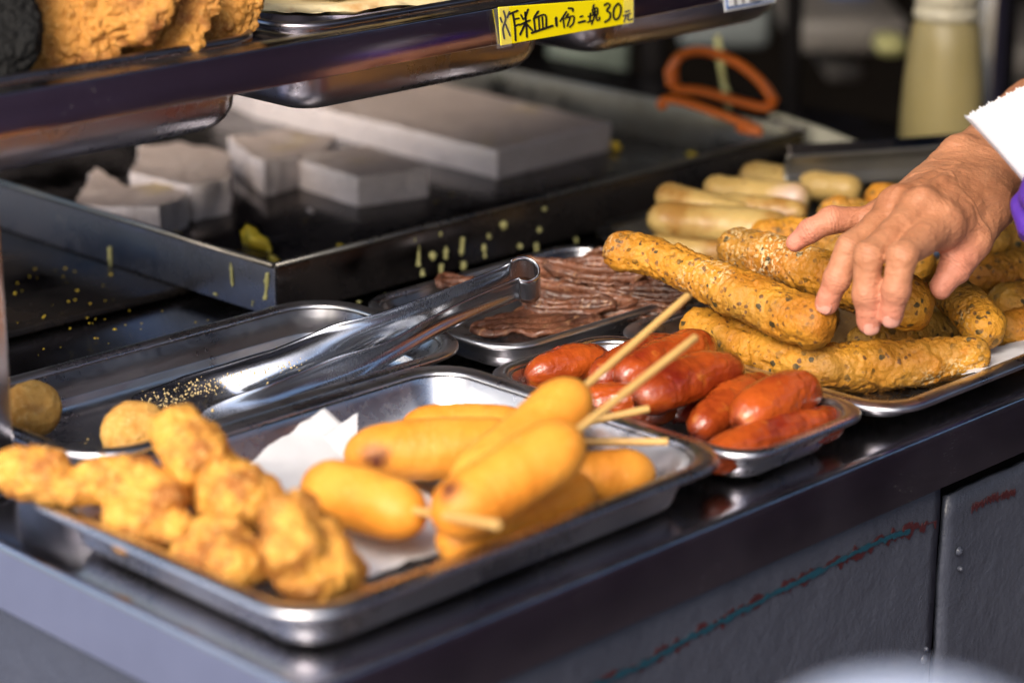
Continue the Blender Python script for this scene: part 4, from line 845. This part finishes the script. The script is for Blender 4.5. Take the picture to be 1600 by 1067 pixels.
# ================================================================== HAND
def vv(v): return v/np.linalg.norm(v)
def hand():
    t = empty('person', pd(1400, 400, 1.45), 'bare tanned hand picking a bread stick, the other hand gloved in purple', 'person')
    Wr = pd(1532, 272, 1.535); Arm = pd(1600, 215, 1.60); Arm2 = pd(1720, 120, 1.70)
    MC = {'p': pd(1380, 345, 1.472), 'r': pd(1402, 326, 1.456), 'm': pd(1438, 328, 1.444), 'i': pd(1470, 350, 1.446)}
    fing = {
     'p': ([MC['p'], pd(1300, 343, 1.462), pd(1265, 360, 1.463), pd(1243, 379, 1.466)], [.0092, .0078, .0072, .0060]),
     'r': ([MC['r'], pd(1328, 388, 1.424), pd(1307, 437, 1.424), pd(1292, 474, 1.430)], [.0102, .0080, .0076, .0068]),
     'm': ([MC['m'], pd(1358, 400, 1.403), pd(1355, 460, 1.409), pd(1358, 505, 1.418)], [.0110, .0085, .0080, .0070]),
     'i': ([MC['i'], pd(1409, 400, 1.397), pd(1400, 452, 1.401), pd(1392, 492, 1.411)], [.0110, .0086, .0082, .0072]),
     't': ([pd(1540, 322, 1.500), pd(1518, 378, 1.472), pd(1490, 420, 1.456), pd(1470, 450, 1.452)], [.0160, .0110, .0092, .0072])}
    h = .00125; allp = np.vstack([Arm, Wr]+[np.array(f[0]) for f in fing.values()]); lo = allp.min(0)-.032; hi = allp.max(0)+.032; g = vol(lo, hi, h)
    dors = vv(np.array([-.25, -.25, 1.])); lat = vv(np.cross(vv(MC['m']-Wr), dors))
    # forearm and wrist, flattened: two parallel cones
    D = None
    for sgn in (-1, 1):
        o = lat*sgn
        d = rcone(g, Arm2+o*.012, Wr+o*.0115, .026, .0175); D = d if D is None else smin(D, d, .012)
    for k, off in (('p', -1.0), ('r', -.4), ('m', .3), ('i', 1.0)):
        sg = 1 if (MC['i']-MC['p'])@lat > 0 else -1
        d = rcone(g, Wr+lat*sg*off*.016, MC[k]-dors*.001, .0150, .0118); D = smin(D, d, .010)
    D = smin(D, rcone(g, Wr+lat*sg*.010-dors*.006, fing['t'][0][0], .016, .0165), .012)      # thenar mass
    D = smin(D, rcone(g, MC['i']-dors*.006, fing['t'][0][1], .0085, .0085), .014)             # web of the thumb
    D = smin(D, rcone(g, Wr-dors*.010, MC['p']-dors*.010, .014, .010), .012)                  # palm heel
    FD = None
    for k, (P, R) in fing.items():
        f = None
        for a in range(3):
            d = rcone(g, P[a], P[a+1], R[a], R[a+1]); f = d if f is None else smin(f, d, .0025)
        for a in (1, 2): f = smin(f, np.linalg.norm(g-P[a].astype(np.float32), axis=-1)-R[a]*.93, .003)      # joint swelling
        FD = f if FD is None else smin(FD, f, .0006)
    D = smin(D, FD, .007)
    for a, b in (('p', 'r'), ('r', 'm'), ('m', 'i')):   # webbing
        D = smin(D, rcone(g, MC[a]*.8+fing[a][0][1]*.2-dors*.003, MC[b]*.8+fing[b][0][1]*.2-dors*.003, .0068, .0068), .006)
    for k in 'rmip':   # knuckles and tendons
        D = smin(D, np.linalg.norm(g-(MC[k]+dors*.0062).astype(np.float32), axis=-1)-(.0082 if k != 'p' else .0065), .007)
        D = smin(D, rcone(g, Wr*.55+MC[k]*.45+dors*.0120, MC[k]+dors*.0105, .0022, .0028), .0055)
    D = smin(D, np.linalg.norm(g-(Wr-lat*sg*.016+dors*.012).astype(np.float32), axis=-1)-.0088, .009)             # ulna head
    V, F = surface_nets(D, g[0, 0, 0], h); V = lap(V, F, 3, .5)
    # trim is outside the frame; refine
    me = bpy.data.meshes.new('tmp'); me.from_pydata(V.tolist(), [], F.tolist()); ob = bpy.data.objects.new('tmp', me); COL.objects.link(ob); subsurf(ob, 1)
    dg = bpy.context.evaluated_depsgraph_get(); m2 = bpy.data.meshes.new_from_object(ob.evaluated_get(dg)); bpy.data.objects.remove(ob); bpy.data.meshes.remove(me)
    n = len(m2.vertices); V = np.zeros(n*3); m2.vertices.foreach_get('co', V); V = V.reshape(-1, 3); F = np.zeros(len(m2.polygons)*4, int); m2.polygons.foreach_get('vertices', F); F = F.reshape(-1, 4); bpy.data.meshes.remove(m2)
    N = vnormals(V, F)
    if ((V-V.mean(0))*N).sum() < 0: N = -N
    disp = np.zeros(n); pink = np.zeros(n); crease = np.zeros(n)
    for k, (P, R) in fing.items():
        for a in (1, 2):
            ax = vv(vv(P[a+1]-P[a])+vv(P[a]-P[a-1])); d = V-P[a]; tt = d@ax; rad = np.linalg.norm(d-tt[:, None]*ax, axis=1); w_ = np.exp(-(tt/.0040)**2)*(rad < R[a]*1.5)
            do = N@dors; do2 = np.clip((N@(-FW))*1.1+.1, 0, 1)
            wob = tt+.0007*vnoise(V*400, 3)+.9*((d@lat)/.01)**2*.0008
            s = np.clip(np.cos(2*math.pi*wob/.0021)-.45, 0, 1)*w_*do2; disp -= .0006*s; crease = np.maximum(crease, s*.9)
            if a == 1: disp += .0003*np.exp(-(tt/.005)**2)*(rad < R[a]*1.5)*do2
        dt = np.linalg.norm(V-P[3], axis=1); pk = np.exp(-(dt/.020)**2)*(.75 if k != 'p' else 1.0); pink = np.maximum(pink, pk)
        if k == 'p':
            for q in range(3):
                dq = rcone(V, P[q], P[q+1], 0, 0); pink = np.maximum(pink, np.clip(1.3-dq/.012, 0, 1)*(.25+.25*q))
        if k == 't': pink = np.maximum(pink, np.exp(-(np.linalg.norm(V-P[2], axis=1)/.02)**2)*.7)
    # fine wrinkling of the back and wrist
    aw = vv(Wr-MC['m']); tw = (V-Wr)@aw; wr = np.exp(-((tw+.0)/.016)**2); s = np.clip(np.cos(2*math.pi*((V-Wr)@aw+.002*vnoise(V*90, 8))/.0042)-.5, 0, 1)*wr; disp -= .00025*s; crease = np.maximum(crease, s*.25)
    disp += .00035*fbm(V, 140, 3, 31)+.0007*fbm(V, 45, 2, 12)
    # veins
    vn = np.abs(fbm(V, 32, 2, 77)); disp += .0008*np.clip(1-vn/.10, 0, 1)*(np.exp(-(((V-(Wr*.45+MC['m']*.55))@aw)/.045)**2))*np.clip(N@dors, 0, 1)
    V = V+N*disp[:, None]
    o = recalc(mk('hand', V, F, M['skin'], t)); attr(o, 'pink', np.clip(pink, 0, 1)); attr(o, 'crease', crease)
    # nails
    for k, ln in (('r', .0085), ('m', .0085), ('i', .0085)):
        P, R = fing[k]; ax = vv(P[3]-P[2]); dn = -FW-ax*((-FW)@ax)
        if k == 'p': dn = dors-ax*(dors@ax)+np.array([-.2, -.2, 0])
        if k == 'r': dn = dn+lat*sg*(-.25)
        if k in 'im': dn = dn+UP*.2
        dn = vv(dn-ax*(dn@ax)); sd2 = np.cross(ax, dn); r = R[3]*1.02; G = []; nu, nv = 16, 13; c = P[3]+ax*(R[3]*.12)
        for i in range(nu):
            u = i/(nu-1); f = math.sqrt(max(.02, 1-abs(2*u-1)**3.2))
            for j in range(nv):
                v = (j/(nv-1)*2-1)*.72*f; G.append(c+ax*((u-.55)*ln)+(dn*math.cos(v)+sd2*math.sin(v))*(r-.0001)-dn*(max(0, u-.6)**2*.006))
        Vn, Fn = solid_sheet(np.array(G), nu, nv, .0006); recalc(mk('fingernail', Vn, Fn, M['nail'], o))
    # gloved other hand, pinching the bag from the right
    h = .0022; gp = lambda x, y, d: pd(x+20, y+4, d)
    P = [([gp(1600, 300, 1.44), gp(1588, 318, 1.425), gp(1592, 345, 1.425)], .0105), ([gp(1625, 300, 1.45), gp(1597, 352, 1.435), gp(1612, 372, 1.44)], .010), ([gp(1650, 300, 1.46), gp(1625, 370, 1.445), gp(1640, 390, 1.45)], .010), ([gp(1640, 250, 1.42), gp(1612, 280, 1.405), gp(1600, 300, 1.41)], .0115)]
    palm = [(gp(1690, 300, 1.47), gp(1640, 290, 1.455), .030, .020), (gp(1780, 250, 1.5), gp(1690, 300, 1.47), .028, .028)]
    allp = np.vstack([q for p, _ in P for q in p]+[pd(1710, 300, 1.47)]); g = vol(allp.min(0)-.035, allp.max(0)+.035, h); D = None
    for a, b, ra, rb in palm:
        d = rcone(g, a, b, ra, rb); D = d if D is None else smin(D, d, .012)
    for p, r in P:
        for a in range(2): D = smin(D, rcone(g, p[a], p[a+1], r, r*.92), .003)
    V, F = surface_nets(D, g[0, 0, 0], h); V = lap(V, F, 2); N = vnormals(V, F); V = V+N*(.0008*fbm(V, 60, 3, 4))[:, None]; recalc(mk('glove', V, F, M['glove'], t))
    return t
hand()

# paper bag with a serrated mouth
def paper_bag():
    t = empty('paper_bag', pd(1560, 200, 1.40), 'white paper bag with a serrated edge held at the right of the picture', 'paper bag')
    A = pd(1505, 178, 1.405); B = pd(1640, 108, 1.43); S = pd(1640, 335, 1.425)-A; nu, nv = 161, 30
    vn = vv(np.cross(B-A, S)); 
    if vn@FW > 0: vn = -vn
    for k, sg in enumerate((1, -1)):
        G = []
        for i in range(nu):
            u = i/(nu-1); notch = -(.042+.028*math.sin(i*.37))*abs(((u*26+.25*math.sin(u*19)) % 1)-.5)*(1 if k == 0 else .8)
            top = .0
            if k == 0: top = .10*math.exp(-((u-.06)/.05)**2)*0+.03*math.sin(u*9)
            for j in range(nv):
                v = j/(nv-1); vv_ = v+(1-v)**6*(notch+.045-(.07*math.sin(min(u/.42, 1)*math.pi) if False else 0)); bul = .011*math.sqrt(max(0, 1-(1-min(u/.35, 1))**2))*sg*(1-.3*v)
                # mouth line: dips from the near corner then rises, as torn
                dip = -.09*math.exp(-((u-.16)/.14)**2)*0
                G.append(A+(B-A)*u+S*(vv_*1.0+dip)+vn*(bul)+vn*.003*math.sin(3*v+2*u))
        V, F = solid_sheet(np.array(G), nu, nv, .0003); recalc(mk('bag_side', V, F, M['paper'], t))
paper_bag()

# ================================================================== BEHIND: scissors, bottle, dark tongs, interior
def loopY(pts, dist, r, name, mat, parent, flat=.6, seg=12, closed=False):
    P = [pd(x, y, dist) for x, y in pts]
    if closed: P = P+[P[0]]
    V, F, N, S = tubeVF(P, r, 70, seg, flat=flat, round_ends=not closed); return mk(name, V, F, mat, parent)
sx = empty('scissors', pd(1200, 180, 2.03), 'pair of kitchen scissors with orange plastic handles propped behind the big pan', 'scissors')
loopY([(1052, 135), (1050, 108), (1066, 86), (1100, 80), (1150, 98), (1188, 128), (1208, 160), (1192, 168), (1150, 158), (1100, 144), (1062, 140)], 2.03, .0068, 'handle', M['orange'], sx, closed=True)
loopY([(1032, 172), (1040, 156), (1070, 160), (1115, 175), (1160, 192), (1190, 206), (1150, 200)], 1.965, .0062, 'handle', M['orange'], sx)
def blade(pts, dist, name):
    A = [pd(x, y, dist) for x, y in pts]; B = [p+FW*.003 for p in A]; n = len(A); F = [list(range(n)), list(range(n, 2*n))[::-1]]+[(i, (i+1) % n, (i+1) % n+n, i+n) for i in range(n)]
    bevel(recalc(mk(name, np.array(A+B), F, M['blade'], sx, smooth=False)), .0008, 2)
blade([(1200, 178), (1218, 176), (1290, 200), (1350, 225), (1388, 243), (1340, 243), (1270, 225), (1205, 205)], 2.035, 'blade'); blade([(1195, 186), (1215, 190), (1290, 218), (1350, 240), (1300, 246), (1230, 225), (1192, 202)], 2.045, 'blade')
V, F, N, S = tubeVF([pd(1212, 190, 2.03), pd(1212, 190, 2.05)], .004, 6, 14); mk('pivot_screw', V, F, M['steel_grey'], sx)
st = tag(tube('thin_stick', [pd(1120, 55, 2.1), pd(1128, 110, 2.1), pd(1140, 175, 2.1)], .0028, M['drip'], amp=.0012, freq=120), 'thin batter coated stick standing behind the orange handles', 'stick')

def lathe(name, prof, c, mat, parent, seg=40):
    V, F = [], []
    for r, z in prof: V += [(c[0]+r*math.cos(a), c[1]+r*math.sin(a), c[2]+z) for a in np.linspace(0, 2*math.pi, seg, endpoint=False)]
    for k in range(len(prof)-1):
        for j in range(seg): F.append((k*seg+j, k*seg+(j+1) % seg, (k+1)*seg+(j+1) % seg, (k+1)*seg+j))
    F += [list(range(seg))[::-1], [(len(prof)-1)*seg+j for j in range(seg)]]
    return recalc(mk(name, V, F, mat, parent))
bc = at(1466, 262, .001); bt = empty('sauce_bottle', bc, 'tall translucent cream coloured sauce bottle standing behind the hand', 'bottle')
lathe('bottle_body', [(.033, 0), (.0345, .003), (.0345, .02), (.0340, .045), (.0325, .075), (.0300, .100), (.0275, .1195), (.0255, .123), (.0255, .126)], bc, M['cream'], bt)
lathe('collar', [(.0262, .1262), (.0272, .128), (.0272, .134), (.0255, .1355), (.0255, .138), (.0268, .1395), (.0268, .150), (.024, .152)], bc, M['cap'], bt)
lathe('nozzle', [(.010, .1522), (.008, .160), (.0045, .175), (.003, .186)], bc, M['cap'], bt, 20)

dt = empty('dark_tongs', pd(1350, 262, 1.84), 'old dark metal tongs lying behind the knuckles over the pale rolls', 'tongs')
dC = [pd(1228, 268, 1.83), pd(1300, 264, 1.845), pd(1400, 258, 1.87), pd(1560, 245, 1.92)]; V, F = strip(dC, [up]*4, [.024, .024, .025, .025], [-.004, -.004, -.004, -.004], n=50); recalc(mk('arm', V, F, M['steel_grey'], dt))
dC = [p+RT*.004+np.array([.012, .014, .004]) for p in dC]; V, F = strip(dC, [up]*4, [.024, .024, .025, .025], [.004]*4, n=50); recalc(mk('arm', V, F, M['steel_oily'], dt))

# stall interior shapes (blurred)
def bgbox(name, px0, px1, py0, py1, d, dep, mat, label, cat, bv=.01):
    a = pd(px0, py1, d); b = pd(px1, py0, d); c = (a+b)/2; wdt = abs((b-a)@RT); hgt = abs((pd((px0+px1)/2, py0, d)-pd((px0+px1)/2, py1, d))[2]); V, F = boxVF(-wdt/2, wdt/2, 0, dep, -hgt/2, hgt/2)
    ang = -math.pi/4; R_ = np.array([[math.cos(ang), -math.sin(ang), 0], [math.sin(ang), math.cos(ang), 0], [0, 0, 1]]); V = V@R_.T+c
    return tag(bevel(mk(name, V, F, mat), bv, 2), label, cat)
bgbox('metal_shelf_board', 1240, 1425, 30, 88, 2.75, .3, M['bgmetal'], 'blurred steel shelf board behind the scissors', 'shelf')
bgbox('metal_shelf_board', 1535, 1700, 70, 128, 2.75, .3, M['bgmetal'], 'blurred steel shelf board right of the sauce bottle', 'shelf')
bgbox('white_container', 1062, 1205, 12, 78, 2.9, .12, M['dimplastic'], 'blurred pale plastic container behind the orange handles', 'container')
bgbox('upright_beam', 1228, 1256, -60, 215, 2.5, .04, M['dark'], 'dark upright beam right of the scissors handles', 'beam')
bgbox('spattered_panel', 855, 985, 40, 150, 2.6, .03, M['greenish'], 'blurred spattered greenish panel under the yellow price card', 'panel')
bgbox('upright_beam', 1006, 1046, -60, 130, 2.4, .05, M['dark'], 'dark upright beam just right of the yellow price card', 'beam')
bgbox('blue_crate', 1290, 1370, -40, 12, 2.9, .2, M['bluebox'], 'blurred blue crate at the top edge left of the bottle cap', 'crate')
bgbox('grey_box', 1290, 1350, 100, 130, 3.0, .2, M['bgmetal'], 'small dim grey box low in the dark interior', 'box')
bgbox('pale_box', 1545, 1700, 105, 235, 3.2, .2, M['greenish'], 'blurred olive grey box right of the sauce bottle', 'box')
bgbox('green_bundle', 1370, 1420, 60, 92, 2.7, .05, M['drip'], 'small blurred yellow green bundle beside the bottle', 'vegetable')

# unidentified white rounded thing, form made up, very near the lens at lower right
hc = pd(1425, 1262, .62); prof = [(.046*math.sin(a), .020+.030*math.cos(a)-.02) for a in np.linspace(math.pi/2, .02, 16)]
hb = empty('white_round_shape', hc-[0, 0, .03], 'pale bluish white round shape, strongly blurred in the lower right foreground', 'unidentified')
lathe('round_shell', [(.030, -.03), (.044, -.012)]+prof, hc, M['whiteplastic'], hb, 48)
